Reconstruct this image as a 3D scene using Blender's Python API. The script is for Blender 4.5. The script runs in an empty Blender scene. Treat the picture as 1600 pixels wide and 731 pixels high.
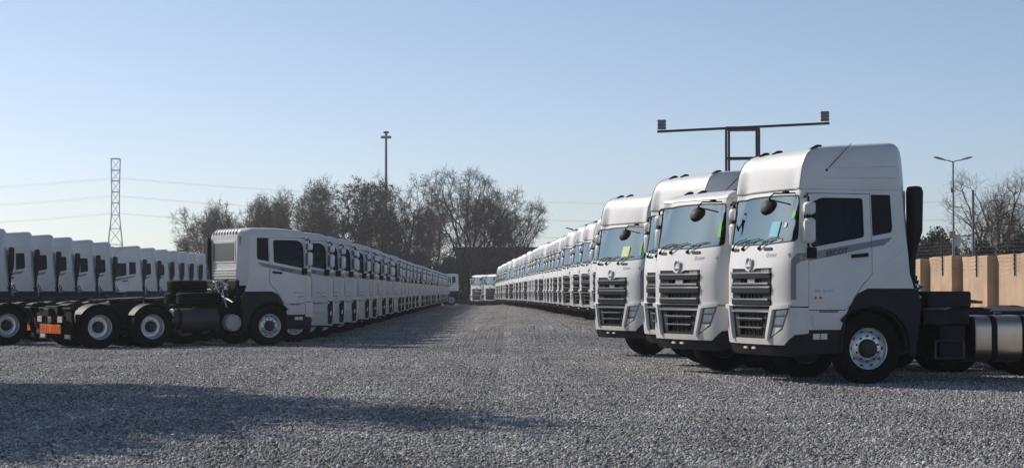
import bpy, bmesh, math, random
import numpy as np
from mathutils import Vector, Matrix, Euler
from mathutils.geometry import delaunay_2d_cdt

R = math.radians
scene = bpy.context.scene
COL = scene.collection

# ------------------------------------------------------------------ camera, sky, sun, exposure
CAM_H = 1.38
cam_data = bpy.data.cameras.new('camera')
cam_data.sensor_width = 36.0
cam_data.lens = 3210.0 / 1600.0 * 36.0
cam_data.clip_start = 0.1
cam_data.clip_end = 6000.0
cam = bpy.data.objects.new('camera', cam_data)
COL.objects.link(cam)
cam.location = (0, 0, CAM_H)
cam.rotation_euler = (R(90) + math.atan((454 - 365.5) / 3210.0), 0, 0)
scene.camera = cam

SUN_AZ = 50.0       # degrees left of the view direction
SUN_EL = 33.0
world = bpy.data.worlds.new('World')
scene.world = world
world.use_nodes = True
wn = world.node_tree
sky = wn.nodes.new('ShaderNodeTexSky')
sky.sky_type = 'NISHITA'
sky.sun_disc = False
sky.sun_elevation = R(SUN_EL)
sky.sun_rotation = R(-SUN_AZ)
sky.altitude = 1500
sky.air_density = 0.7
sky.dust_density = 2.2
sky.ozone_density = 1.2
wn.links.new(sky.outputs[0], wn.nodes['Background'].inputs[0])
wn.nodes['Background'].inputs[1].default_value = 0.107

sun_data = bpy.data.lights.new('sun', 'SUN')
sun_data.energy = 4.1
sun_data.angle = R(0.55)
sun_data.color = (1.0, 0.93, 0.84)
sun = bpy.data.objects.new('sun', sun_data)
COL.objects.link(sun)
sdir = Vector((-math.sin(R(SUN_AZ)) * math.cos(R(SUN_EL)), math.cos(R(SUN_AZ)) * math.cos(R(SUN_EL)), math.sin(R(SUN_EL))))
sun.rotation_euler = sdir.to_track_quat('Z', 'Y').to_euler()
sun.location = (-40, 40, 60)

vs = scene.view_settings
scene.display_settings.display_device = 'sRGB'
vs.view_transform = 'Standard'
vs.look = 'None'
vs.exposure = 0.13
vs.gamma = 1.0
vs.use_curve_mapping = False
scene.cycles.max_bounces = 6
scene.cycles.transparent_max_bounces = 12

random.seed(7)
rng = np.random.default_rng(7)

# ------------------------------------------------------------------ materials
def new_mat(name):
    m = bpy.data.materials.new(name)
    m.use_nodes = True
    return m, m.node_tree, m.node_tree.nodes['Principled BSDF']

def mat(name, col, rough=0.5, metal=0.0, coat=0.0, var=0.0, scale=4.0, bump=0.0, bscale=40.0, spec=0.5, col2=None):
    m, nt, b = new_mat(name)
    b.inputs['Base Color'].default_value = (*col, 1)
    b.inputs['Roughness'].default_value = rough
    b.inputs['Metallic'].default_value = metal
    b.inputs['Coat Weight'].default_value = coat
    b.inputs['Coat Roughness'].default_value = 0.06
    b.inputs['Specular IOR Level'].default_value = spec
    tc = nt.nodes.new('ShaderNodeTexCoord')
    if var > 0 or col2:
        n = nt.nodes.new('ShaderNodeTexNoise')
        n.inputs['Scale'].default_value = scale
        n.inputs['Detail'].default_value = 6
        nt.links.new(tc.outputs['Object'], n.inputs['Vector'])
        r = nt.nodes.new('ShaderNodeValToRGB')
        c2 = col2 if col2 else tuple(c * (1 - var) for c in col)
        r.color_ramp.elements[0].position = 0.35
        r.color_ramp.elements[1].position = 0.65
        r.color_ramp.elements[0].color = (*c2, 1)
        r.color_ramp.elements[1].color = (*col, 1)
        nt.links.new(n.outputs[0], r.inputs[0])
        nt.links.new(r.outputs[0], b.inputs['Base Color'])
    if bump > 0:
        n2 = nt.nodes.new('ShaderNodeTexNoise')
        n2.inputs['Scale'].default_value = bscale
        n2.inputs['Detail'].default_value = 5
        nt.links.new(tc.outputs['Object'], n2.inputs['Vector'])
        bp = nt.nodes.new('ShaderNodeBump')
        bp.inputs['Strength'].default_value = bump
        bp.inputs['Distance'].default_value = 0.02
        nt.links.new(n2.outputs[0], bp.inputs['Height'])
        nt.links.new(bp.outputs[0], b.inputs['Normal'])
    return m

def glass_mat(name, tint, refl, rough=0.02, ior=1.7):
    """tinted see-through glass with a clear mirror reflection that grows towards grazing angles"""
    m = bpy.data.materials.new(name)
    m.use_nodes = True
    nt = m.node_tree
    nt.nodes.clear()
    out = nt.nodes.new('ShaderNodeOutputMaterial')
    tr = nt.nodes.new('ShaderNodeBsdfTransparent')
    tr.inputs[0].default_value = (*tint, 1)
    gl = nt.nodes.new('ShaderNodeBsdfGlossy')
    gl.inputs['Color'].default_value = (*refl, 1)
    gl.inputs['Roughness'].default_value = rough
    fr = nt.nodes.new('ShaderNodeFresnel')
    fr.inputs[0].default_value = ior
    mx = nt.nodes.new('ShaderNodeMixShader')
    nt.links.new(fr.outputs[0], mx.inputs[0])
    nt.links.new(tr.outputs[0], mx.inputs[1])
    nt.links.new(gl.outputs[0], mx.inputs[2])
    nt.links.new(mx.outputs[0], out.inputs[0])
    return m

M = {}
def paint():
    m, nt, b = new_mat('white_paint')
    tc = nt.nodes.new('ShaderNodeTexCoord')
    n = nt.nodes.new('ShaderNodeTexNoise')
    n.inputs['Scale'].default_value = 1.7
    n.inputs['Detail'].default_value = 8
    n.inputs['Roughness'].default_value = 0.65
    nt.links.new(tc.outputs['Object'], n.inputs['Vector'])
    r = nt.nodes.new('ShaderNodeValToRGB')
    r.color_ramp.elements[0].position = 0.3
    r.color_ramp.elements[1].position = 0.62
    r.color_ramp.elements[0].color = (0.66, 0.645, 0.62, 1)
    r.color_ramp.elements[1].color = (0.74, 0.73, 0.71, 1)
    nt.links.new(n.outputs[0], r.inputs[0])
    sx_ = nt.nodes.new('ShaderNodeSeparateXYZ'); nt.links.new(tc.outputs['Object'], sx_.inputs[0])
    hgt = nt.nodes.new('ShaderNodeMapRange'); hgt.inputs['From Min'].default_value = 1.7; hgt.inputs['From Max'].default_value = 0.5
    hgt.inputs['To Min'].default_value = 0.04; hgt.inputs['To Max'].default_value = 0.5
    nt.links.new(sx_.outputs[2], hgt.inputs['Value'])
    nd = nt.nodes.new('ShaderNodeTexNoise'); nd.inputs['Scale'].default_value = 5.0; nd.inputs['Detail'].default_value = 8; nd.inputs['Roughness'].default_value = .7
    nt.links.new(tc.outputs['Object'], nd.inputs['Vector'])
    dm = nt.nodes.new('ShaderNodeMath'); dm.operation = 'MULTIPLY'; nt.links.new(hgt.outputs[0], dm.inputs[0]); nt.links.new(nd.outputs[0], dm.inputs[1])
    dmx = nt.nodes.new('ShaderNodeMix'); dmx.data_type = 'RGBA'; dmx.inputs[7].default_value = (.42, .37, .31, 1)
    nt.links.new(dm.outputs[0], dmx.inputs[0]); nt.links.new(r.outputs[0], dmx.inputs[6])
    nt.links.new(dmx.outputs[2], b.inputs['Base Color'])
    mr = nt.nodes.new('ShaderNodeMapRange')
    mr.inputs['To Min'].default_value = 0.5
    mr.inputs['To Max'].default_value = 0.28
    nt.links.new(n.outputs[0], mr.inputs['Value'])
    nt.links.new(mr.outputs[0], b.inputs['Roughness'])
    b.inputs['Coat Weight'].default_value = 0.15
    b.inputs['Coat Roughness'].default_value = 0.15
    n2 = nt.nodes.new('ShaderNodeTexNoise')
    n2.inputs['Scale'].default_value = 2.2
    n2.inputs['Detail'].default_value = 2
    nt.links.new(tc.outputs['Object'], n2.inputs['Vector'])
    bp = nt.nodes.new('ShaderNodeBump')
    bp.inputs['Strength'].default_value = 0.108
    bp.inputs['Distance'].default_value = 0.03
    nt.links.new(n2.outputs[0], bp.inputs['Height'])
    nt.links.new(bp.outputs[0], b.inputs['Normal'])
    return m
M['white'] = paint()
M['plastic'] = mat('dark_plastic', (0.020, 0.021, 0.025), 0.6, var=0.3, bump=0.1, bscale=120, spec=.25)
M['black'] = mat('black_plastic', (0.008, 0.008, 0.010), 0.6, spec=.2)
M['gloss'] = mat('dark_gloss_trim', (0.012, 0.0125, 0.016), 0.45, spec=0.2)
M['chrome'] = mat('silver_trim', (0.40, 0.41, 0.43), 0.25, metal=0.4, coat=.3)
M['silver'] = mat('satin_silver', (0.80, 0.80, 0.80), 0.3, metal=0.1, coat=0.3)
M['alu'] = mat('polished_aluminium', (0.56, 0.43, 0.33), 0.28, metal=1.0, var=0.08, scale=9, bump=0.03, bscale=6)  # gravel reflection put into the base colour as a warm brown
M['rubber'] = mat('tyre_rubber', (0.012, 0.0115, 0.0115), 0.9, var=0.4, scale=7, bump=0.25, bscale=60, spec=.15)
M['steel'] = mat('wheel_steel', (0.70, 0.70, 0.70), 0.25, metal=0.6, var=0.12, scale=8)
M['frame'] = mat('chassis_paint', (0.016, 0.016, 0.018), 0.6, spec=.25, var=0.5, scale=6, bump=0.2, bscale=30)
M['oily'] = mat('oily_steel', (0.10, 0.095, 0.09), 0.4, metal=0.6, var=0.6, scale=12)
M['hub'] = mat('hub_black', (0.016, 0.016, 0.017), 0.45)
M['decal'] = mat('grey_decal', (0.20, 0.20, 0.22), 0.35, coat=0.4)
M['decaltext'] = mat('dark_lettering', (0.05, 0.05, 0.055), 0.4)
M['orange'] = mat('orange_reflective', (0.95, 0.26, 0.05), 0.4, coat=0.3)
M['orange2'] = mat('deep_orange_stripe', (0.70, 0.10, 0.03), 0.4, coat=0.3)
M['red'] = mat('red_lens', (0.45, 0.02, 0.02), 0.2, coat=0.5)
M['amber'] = mat('amber_lens', (0.7, 0.25, 0.04), 0.2, coat=0.5)
M['lampwhite'] = mat('pale_lamp_lens', (0.75, 0.73, 0.68), 0.2, coat=0.5)
M['cyan'] = mat('cyan_paper', (0.16, 0.50, 0.62), 0.7)
M['green'] = mat('green_paper', (0.18, 0.55, 0.14), 0.7)
M['lime'] = mat('pale_lime_paper', (0.55, 0.70, 0.35), 0.7)
M['trim'] = mat('cab_lining', (0.30, 0.31, 0.31), 0.8, var=0.2)
M['seat'] = mat('seat_cloth', (0.11, 0.11, 0.12), 0.85, var=0.3)
M['wrap'] = mat('seat_wrap', (0.35, 0.38, 0.40), 0.3)
M['blue'] = mat('blue_hose', (0.03, 0.10, 0.42), 0.4)
M['lens'] = mat('headlamp_lens', (0.075, 0.085, 0.11), 0.10, metal=0.3, coat=1.0)
M['lamplit'] = mat('headlamp_bowl', (0.30, 0.36, 0.45), 0.12, metal=0.7, coat=0.6)
M['wind'] = glass_mat('windscreen_glass', (0.62, 0.84, 0.82), (0.78, 0.98, 0.98), 0.03, 3.8)
M['side'] = glass_mat('side_glass', (0.34, 0.42, 0.41), (0.8, 0.85, 0.9), 0.02, 1.28)
M['darkglass'] = mat('black_glass', (0.008, 0.008, 0.011), 0.3, spec=0.15)
M['reflector'] = mat('white_reflector', (0.7, 0.7, 0.7), 0.35)

# ------------------------------------------------------------------ mesh building
class MB:
    def __init__(self):
        self.v = []; self.f = []; self.m = []
        self.cur = 0
    def add(self, vs_, fs):
        o = len(self.v)
        self.v.extend([tuple(p) for p in vs_])
        for f in fs:
            self.f.append(tuple(i + o for i in f)); self.m.append(self.cur)
        return self
    def loft(self, rings, closed=True, cap0=True, cap1=True):
        n = len(rings[0]); vs_ = [p for r in rings for p in r]; fs = []
        for i in range(len(rings) - 1):
            for j in range(n if closed else n - 1):
                a = i * n + j; b = i * n + (j + 1) % n
                fs.append((a, b, b + n, a + n))
        if cap0: fs.append(tuple(reversed(range(n))))
        if cap1: fs.append(tuple(range((len(rings) - 1) * n, len(rings) * n)))
        return self.add(vs_, fs)
    def box(self, x0, x1, y0, y1, z0, z1, b=0.012):
        b = min(b, (x1 - x0) * .4, (y1 - y0) * .4, (z1 - z0) * .4)
        def ring(x, i):
            a0, a1, c0, c1 = y0 + i, y1 - i, z0 + i, z1 - i
            return [(x, a0 + b, c0), (x, a1 - b, c0), (x, a1, c0 + b), (x, a1, c1 - b), (x, a1 - b, c1), (x, a0 + b, c1), (x, a0, c1 - b), (x, a0, c0 + b)]
        return self.loft([ring(x0, b * .7), ring(x0 + b, 0), ring(x1 - b, 0), ring(x1, b * .7)])
    def tube(self, pts, r, n=6, r1=None):
        pts = [Vector(p) for p in pts]
        rings = []
        for i, p in enumerate(pts):
            d = (pts[min(i + 1, len(pts) - 1)] - pts[max(i - 1, 0)]).normalized()
            up = Vector((0, 0, 1)) if abs(d.z) < .95 else Vector((1, 0, 0))
            s = d.cross(up).normalized(); t = s.cross(d).normalized()
            rr = r if r1 is None else r + (r1 - r) * i / (len(pts) - 1)
            rings.append([p + (s * math.cos(2 * math.pi * k / n) + t * math.sin(2 * math.pi * k / n)) * rr for k in range(n)])
        rings = [list(reversed(q)) for q in rings]
        return self.loft(rings)
    def lathe(self, prof, n=24, c=(0, 0, 0), axis='y', s=1, caps=True):
        """prof: (radius, offset along the axis * s)"""
        rings = []
        for (r, a) in prof:
            ring = []
            for k in range(n):
                t = 2 * math.pi * k / n
                p = (r * math.cos(t), a * s, r * math.sin(t))
                if axis == 'x': p = (a * s, r * math.cos(t), r * math.sin(t))
                if axis == 'z': p = (r * math.cos(t), r * math.sin(t), a * s)
                ring.append((p[0] + c[0], p[1] + c[1], p[2] + c[2]))
            rings.append(ring)
        return self.loft(rings, True, caps and prof[0][0] > 1e-4, caps and prof[-1][0] > 1e-4)
    def prism(self, poly, lo, hi, plane='xz'):
        """polygon swept along the remaining axis"""
        def p3(p, h):
            return {'xz': (p[0], h, p[1]), 'xy': (p[0], p[1], h), 'yz': (h, p[0], p[1])}[plane]
        return self.loft([[p3(p, lo) for p in poly], [p3(p, hi) for p in poly]])
    def mesh(self, name, mats, angle=35, smooth=True):
        me = bpy.data.meshes.new(name)
        me.from_pydata(self.v, [], self.f)
        if not isinstance(mats, (list, tuple)): mats = [mats]
        for k in mats: me.materials.append(k)
        if len(mats) > 1: me.polygons.foreach_set('material_index', self.m)
        bm = bmesh.new(); bm.from_mesh(me)
        bmesh.ops.recalc_face_normals(bm, faces=bm.faces)
        bm.to_mesh(me); bm.free()
        if smooth:
            me.polygons.foreach_set('use_smooth', [True] * len(me.polygons))
            me.set_sharp_from_angle(angle=R(angle))
        me.update()
        return me

def densify(poly, res):
    out = []
    for i, a in enumerate(poly):
        b = poly[(i + 1) % len(poly)]
        n = max(1, int(math.ceil(math.hypot(b[0] - a[0], b[1] - a[1]) / res)))
        for k in range(n):
            out.append((a[0] + (b[0] - a[0]) * k / n, a[1] + (b[1] - a[1]) * k / n))
    return out

def inside(pt, poly):
    x, y = pt; c = False; n = len(poly); j = n - 1
    for i in range(n):
        xi, yi = poly[i]; xj, yj = poly[j]
        if (yi > y) != (yj > y) and x < (xj - xi) * (y - yi) / (yj - yi) + xi: c = not c
        j = i
    return c

def round_poly(poly, r, n=4):
    """round the corners of a polygon"""
    out = []; N = len(poly)
    for i in range(N):
        p = Vector(poly[i]); a = Vector(poly[i - 1]); b = Vector(poly[(i + 1) % N])
        rr = min(r, (a - p).length * .45, (b - p).length * .45)
        s = p + (a - p).normalized() * rr; e = p + (b - p).normalized() * rr
        for k in range(n + 1):
            t = k / n
            q = s * (1 - t) ** 2 + p * 2 * t * (1 - t) + e * t * t
            out.append((q.x, q.y))
    return out

# ------------------------------------------------------------------ the cab's skin: (u, z) -> point, u runs from the middle of the nose round the corner and along the flank
D, W, NE = 0.36, 1.245, 2.8
_t = np.linspace(0, math.pi / 2, 400)
_y = W * np.sin(_t) ** (2 / NE)
_x = -D + D * np.cos(_t) ** (2 / NE)
_u = np.concatenate([[0], np.cumsum(np.hypot(np.diff(_x), np.diff(_y)))])
UC = float(_u[-1])
def lerp_tab(z, tab):
    return float(np.interp(z, [a for a, _ in tab], [b for _, b in tab]))
W_TAB = [(.3, 1.19), (.8, 1.235), (1.1, 1.245), (1.9, 1.245), (2.85, 1.165)]
XF_TAB = [(.35, -.14), (.5, -.03), (.7, 0), (1.7, 0), (2.0, -.06), (2.75, -.27), (2.9, -.32)]
def sst(a, b, x):
    t = min(1, max(0, (x - a) / (b - a))); return t * t * (3 - 2 * t)
def P(u, z):
    s = 1 if u >= 0 else -1
    a = abs(u)
    if a < UC:
        x = float(np.interp(a, _u, _x)); y = float(np.interp(a, _u, _y))
    else:
        x = -D - (a - UC); y = W
    b = 1 - sst(.62 * UC, UC + .05, a)
    return Vector((x + lerp_tab(z, XF_TAB) * b, s * y * lerp_tab(z, W_TAB) / W, z))
def PN(u, z):
    e = .012
    n = (P(u + e, z) - P(u - e, z)).cross(P(u, z + e) - P(u, z - e))
    return n.normalized()
def ux(x): return UC + (-D - x)
def uy(y): return float(np.interp(abs(y), _y, _u)) * (1 if y >= 0 else -1)
UD = ux(-.385)

def patch(mb, outer, holes=(), off=0.0, th=0.02, res=0.09, mirror=False):
    if mirror:
        outer = [(-a, b) for a, b in reversed(outer)]
        holes = [[(-a, b) for a, b in reversed(h)] for h in holes]
    loops = [densify(outer, res)] + [densify(h, res) for h in holes]
    pts = []; edges = []
    for l in loops:
        o = len(pts); pts += l
        edges += [(o + i, o + (i + 1) % len(l)) for i in range(len(l))]
    us = [p[0] for p in loops[0]]; zs = [p[1] for p in loops[0]]
    bnd = np.array(pts)
    gu = np.arange(min(us) + res * .5, max(us), res); gz = np.arange(min(zs) + res * .5, max(zs), res)
    for a in gu:
        for b in gz:
            if inside((a, b), loops[0]) and not any(inside((a, b), h) for h in loops[1:]):
                if np.min(np.hypot(bnd[:, 0] - a, bnd[:, 1] - b)) > res * .45: pts.append((float(a), float(b)))
    V2, E2, F2 = delaunay_2d_cdt([Vector(p) for p in pts], edges, [], 0, 1e-5)[:3]
    keep = []
    for f in F2:
        c = (sum(V2[i].x for i in f) / len(f), sum(V2[i].y for i in f) / len(f))
        if inside(c, loops[0]) and not any(inside(c, h) for h in loops[1:]): keep.append(tuple(f))
    n = len(V2); top = []; bot = []
    for p in V2:
        q = P(p.x, p.y); nn = PN(p.x, p.y)
        top.append(q + nn * off); bot.append(q + nn * (off - th))
    cnt = {}
    for f in keep:
        for i in range(len(f)):
            a, b = f[i], f[(i + 1) % len(f)]
            cnt[(a, b)] = cnt.get((a, b), 0) + 1
    fs = list(keep) + [tuple(reversed([i + n for i in f])) for f in keep]
    for (a, b) in cnt:
        if (b, a) not in cnt: fs.append((b, a, a + n, b + n))
    mb.add(top + bot, fs)
    return mb

def text_on_cab(mb, s, size, u0, z0, slope=0.0, off=0.006, th=0.004, shear=0.0, bold=0.0):
    cu = bpy.data.curves.new('lettering', 'FONT')
    cu.body = s; cu.size = size; cu.resolution_u = 3; cu.shear = shear; cu.offset = bold
    ob = bpy.data.objects.new('lettering', cu)
    me = bpy.data.meshes.new_from_object(ob)
    vs_ = []
    for v in me.vertices:
        u = u0 + v.co.x; z = z0 + v.co.y + v.co.x * slope
        vs_.append(P(u, z) + PN(u, z) * off)
    fs = [tuple(p.vertices) for p in me.polygons]
    mb.add(vs_, fs)
    w = max((v.co.x for v in me.vertices), default=0)
    bpy.data.objects.remove(ob); bpy.data.meshes.remove(me); bpy.data.curves.remove(cu)
    return w

class Part:
    def __init__(self, name, mesh, mid, far, loc=(0, 0, 0), rot=(0, 0, 0), subs=()):
        self.name = name; self.mesh = mesh; self.mid = mid; self.far = far
        self.loc = loc; self.rot = rot; self.subs = list(subs)

# ------------------------------------------------------------------ shared truck parts
def seg(poly, sgn): return sgn < 0
cab_parts = []
def add(name, mb, mats, mid, far, **k):
    p = Part(name, mb.mesh(name, mats, k.pop('angle', 35)), mid, far, **k)
    cab_parts.append(p); return p

WS = round_poly([(-(UD - .17), 2.09), (-.5, 2.045), (.5, 2.045), (UD - .17, 2.09), (UD - .15, 2.765), (.5, 2.79), (-.5, 2.79), (-(UD - .15), 2.765)], .09)
GT = [(-uy(.71), 1.15), (uy(.71), 1.15), (uy(.725), 1.70), (.2, 1.695), (.1, 1.655), (-.1, 1.655), (-.2, 1.695), (-uy(.725), 1.70)]
# nose, A pillars and header as one pressed panel
mb = MB()
patch(mb, [(-UD, 1.14), (UD, 1.14), (UD, 2.85), (-UD, 2.85)], [WS, [(a * 1.012, b + (.006 if b > 1.4 else 0)) for a, b in GT]], 0, .03)
add('front_panel', mb, M['white'], 'cab', 'cab')
mb = MB(); patch(mb, WS, [], -.008, .006, .12)
wind = add('windscreen', mb, M['wind'], 'windscreen', 'glass')
mb = MB()   # black rubber edge round the windscreen
patch(mb, [(a * 1.0, b) for a, b in WS], [[(a * .972, 2.42 + (b - 2.42) * .955) for a, b in WS]], .004, .012, .12)
wind.subs.append(Part('rubber_seal', mb.mesh('rubber_seal', M['black']), 'windscreen', 'glass'))

# upper grille: dark panel with two vent rows, glossy blades
mb = MB()
v1 = [(-.36, 1.475), (.36, 1.475), (.40, 1.545), (-.40, 1.545)]
v2 = [(-.40, 1.245), (.40, 1.245), (.44, 1.32), (-.44, 1.32)]
patch(mb, GT, [v1, v2], -.02, .03)
grille = add('grille', mb, M['plastic'], 'grille', 'grille')
mb = MB(); patch(mb, [(-.6, 1.16), (.6, 1.16), (.6, 1.64), (-.6, 1.64)], [], -.085, .01, .15)
grille.subs.append(Part('grille_backing', mb.mesh('grille_backing', M['black']), 'grille', 'grille'))
def blade(z0, z1, h, off, m, name):
    mb = MB(); patch(mb, [(-h, z0), (h, z0), (h + .01, z1), (-(h + .01), z1)], [], off, off + .02, .12)
    grille.subs.append(Part(name, mb.mesh(name, m), 'grille', 'grille'))
blade(1.555, 1.625, uy(.705), .022, M['gloss'], 'grille_blade')
blade(1.425, 1.468, uy(.705), .018, M['gloss'], 'grille_blade')
blade(1.335, 1.415, uy(.705), .026, M['gloss'], 'grille_blade')
blade(1.165, 1.235, uy(.70), .02, M['gloss'], 'grille_blade')
for zz, hh in ((1.624, .705), (1.464, .66), (1.410, .705), (1.230, .66)):
    blade(zz, zz + .024, uy(hh), .036, M['chrome'], 'chrome_strip')
mb = MB()
for k in range(5):
    for (a, b) in ((1.475, 1.545), (1.245, 1.32)):
        x = -.30 + .15 * k; patch(mb, [(x - .012, a), (x + .012, a), (x + .012, b), (x - .012, b)], [], -.03, .02, .2)
mb2 = MB(); patch(mb2, [(-.13, 1.478), (.13, 1.478), (.13, 1.542), (-.13, 1.542)], [], -.018, .02, .2)
grille.subs.append(Part('grille_bars', mb.mesh('grille_bars', M['plastic']), 'grille', 'grille'))
grille.subs.append(Part('sensor_cover', mb2.mesh('sensor_cover', M['steel']), 'grille', 'grille'))
mb = MB(); text_on_cab(mb, 'UD TRUCKS', .045, .38, 1.652, off=-.012, bold=.002)
grille.subs.append(Part('badge', mb.mesh('badge', M['chrome'], smooth=False), 'grille', 'grille'))

# emblem: ring with the two letters
mb = MB(); ec = P(0, 1.765)
rg = [(.088 + .014 * math.cos(t), .03 + .014 * math.sin(t)) for t in np.linspace(0, 2 * math.pi, 9)[:-1]]
rings = []
for k in range(28):
    t = 2 * math.pi * k / 28
    rings.append([(ec.x + a, r * math.cos(t), ec.z + 1.12 * r * math.sin(t)) for r, a in rg])
rings.append(rings[0]); mb.loft(rings, True, False, False)
emb = add('emblem', mb, M['silver'], 'grille', 'grille')
mb = MB(); mb.lathe([(.088, .012), (.088, .026), (0.0, .028)], 24, (ec.x, 0, ec.z), 'x')
emb.subs.append(Part('emblem_plate', mb.mesh('emblem_plate', M['decal']), 'grille', 'grille'))
mb = MB(); text_on_cab(mb, 'UD', .105, -.070, 1.73, off=.034, bold=.008)
emb.subs.append(Part('emblem_letters', mb.mesh('emblem_letters', M['silver'], smooth=False), 'grille', 'grille'))
mb = MB(); text_on_cab(mb, 'Quester', .085, .50, 1.872, off=.005, shear=.35, bold=.002)
add('script_badge', mb, M['chrome'], 'grille', 'grille')

# lower white bumper, U shaped round the lower grille and lamps
B_OUT = [(-UD, 1.12), (-uy(1.13), 1.125), (-uy(1.01), .80), (-uy(.70), .655), (uy(.70), .655), (uy(1.01), .80), (uy(1.13), 1.125), (UD, 1.12),
         (UD, .75), (uy(1.19), .725), (uy(1.10), .64), (uy(1.02), .575), (-uy(1.02), .575), (-uy(1.10), .64), (-uy(1.19), .725), (-UD, .75)]
mb = MB(); patch(mb, B_OUT, [], .012, .04, .07)
add('bumper', mb, M['white'], 'bumper', 'cab')
mb = MB()
LG = [(-uy(.60), .665), (uy(.60), .665), (uy(.73), 1.10), (-uy(.73), 1.10)]
h1 = [(-.46, .965), (.46, .965), (.48, 1.025), (-.48, 1.025)]
h2 = [(-.42, .70), (.42, .70), (.45, .915), (-.45, .915)]
patch(mb, LG, [h1, h2], -.02, .03)
lgr = add('lower_grille', mb, M['plastic'], 'grille', 'grille')
mb = MB(); patch(mb, [(-.5, .67), (.5, .67), (.55, 1.09), (-.55, 1.09)], [], -.085, .01, .15)
lgr.subs.append(Part('grille_backing', mb.mesh('grille_backing', M['black']), 'grille', 'grille'))
def lblade(z0, z1, h, off, m, name):
    mb = MB(); patch(mb, [(-h, z0), (h, z0), (h + .01, z1), (-(h + .01), z1)], [], off, off + .05, .12)
    lgr.subs.append(Part(name, mb.mesh(name, m), 'grille', 'grille'))
lblade(1.05, 1.08, uy(.71), .03, M['chrome'], 'chrome_strip')
lblade(.925, .950, .47, .02, M['gloss'], 'grille_slat'); lblade(.948, .963, .47, .024, M['chrome'], 'chrome_strip')
lblade(.800, .815, .43, .01, M['gloss'], 'grille_slat'); lblade(.814, .828, .43, .014, M['chrome'], 'chrome_strip')
mb = MB()
for k in range(4):
    x = -.24 + .16 * k
    patch(mb, [(x - .014, .70), (x + .014, .70), (x + .014, 1.02), (x - .014, 1.02)], [], -.035, .02, .2)
lgr.subs.append(Part('grille_bars', mb.mesh('grille_bars', M['plastic']), 'grille', 'grille'))
mb = MB(); patch(mb, [(-uy(.70), 1.085), (uy(.70), 1.085), (uy(.70), 1.16), (-uy(.70), 1.16)], [], -.06, .01, .15)
add('nose_gap', mb, M['black'], 'grille', 'grille')
# lamps and their silver frames, dark lower valance, tow covers
for sg in (1, -1):
    mir = sg < 0
    mb = MB(); patch(mb, [(uy(.605), .645), (uy(.67), .645), (uy(.81), 1.09), (uy(1.12), 1.115), (uy(1.13), 1.165), (uy(.76), 1.145), (uy(.735), 1.09)], [], .05, .06, .08, mir)
    add('lamp_frame', mb, M['silver'], 'headlight', 'grille')
    mb = MB(); patch(mb, [(uy(.65), .66), (uy(.71), .66), (uy(1.015), .805), (uy(1.13), 1.115), (uy(.80), 1.09)], [], .0, .01, .08, mir)
    hl = add('headlight', mb, M['lens'], 'headlight', 'grille')
    for k, (cell, mm) in enumerate((([(uy(.86), 1.07), (uy(.845), 1.01), (uy(1.06), 1.01), (uy(1.095), 1.09)], 'lamplit'), ([(uy(.84), .98), (uy(.81), .87), (uy(1.0), .87), (uy(1.045), .98)], 'lamplit'), ([(uy(.79), .83), (uy(.73), .705), (uy(.78), .71), (uy(.98), .83)], 'lampwhite'))):
        mb = MB(); patch(mb, cell[::-1] if True else cell, [], .008, .012, .1, mir)
        hl.subs.append(Part('lamp_bowl', mb.mesh('lamp_bowl', M[mm]), 'headlight', 'grille'))
mb = MB(); patch(mb, [(-uy(1.05), .40), (uy(1.05), .40), (uy(1.05), .57), (-uy(1.05), .57)], [], -.012, .04, .1)
add('valance', mb, M['plastic'], 'bumper', 'chassis')
mb = MB()
for a in (-.22, .08):
    mb = MB(); q = P(a, .515); mb.box(q.x - .02, q.x + .015, a - .06, a + .06, .495, .53, .01)
    add('tow_cover', mb, M['silver'], 'bumper', 'chassis')
for sg in (1, -1):
    mir = sg < 0
    mb = MB(); patch(mb, [(uy(1.05), .40), (UD, .44), (ux(-.88), .46), (ux(-.90), .795), (UD + .004, .795), (UD + .004, .745), (uy(1.19), .715), (uy(1.10), .63), (uy(1.05), .585)], [], .0, .05, .07, mir)
    add('bumper_corner', mb, M['plastic'], 'bumper', 'chassis')
    mb = MB()
    for k in range(2): patch(mb, [(ux(-.46 - .12 * k), .66), (ux(-.46 - .12 * k) + .105, .66), (ux(-.46 - .12 * k) + .105, .745), (ux(-.46 - .12 * k), .745)], [], .006, .006, .2, mir)
    add('step_reflector', mb, M['reflector'], 'bumper', 'chassis')

# doors, flanks, arches
DOOR = [(UD + .006, 1.092), (ux(-.975), 1.092), (ux(-1.04), 1.16), (ux(-1.12), 1.29), (ux(-1.24), 1.45), (ux(-1.34), 1.545), (ux(-1.40), 1.62), (ux(-1.40), 2.785), (ux(-.60), 2.785), (ux(-.43), 2.78), (UD + .006, 2.75)]
WIN = round_poly([(ux(-.435), 1.995), (ux(-1.285), 2.15), (ux(-1.285), 2.725), (ux(-.62), 2.725), (ux(-.475), 2.66), (ux(-.435), 2.52)], .05)
FLANK = [(UD + .006, 2.795), (UD + .006, 2.85), (ux(-1.93), 2.85), (ux(-1.965), 2.2), (ux(-2.02), 1.62), (ux(-2.09), 1.40), (ux(-1.33), 1.40), (ux(-1.17), 1.325), (ux(-1.06), 1.19), (ux(-.97), .99), (ux(-.90), .805), (ux(-.93), .80),
         (UD + .006, .80), (UD + .006, 1.08), (ux(-.97), 1.08), (ux(-1.05), 1.15), (ux(-1.13), 1.28), (ux(-1.25), 1.44), (ux(-1.35), 1.537), (ux(-1.412), 1.615), (ux(-1.412), 2.795)]
QW = round_poly([(ux(-1.425), 2.17), (ux(-1.735), 2.225), (ux(-1.755), 2.30), (ux(-1.74), 2.78), (ux(-1.425), 2.78)], .02)
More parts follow.
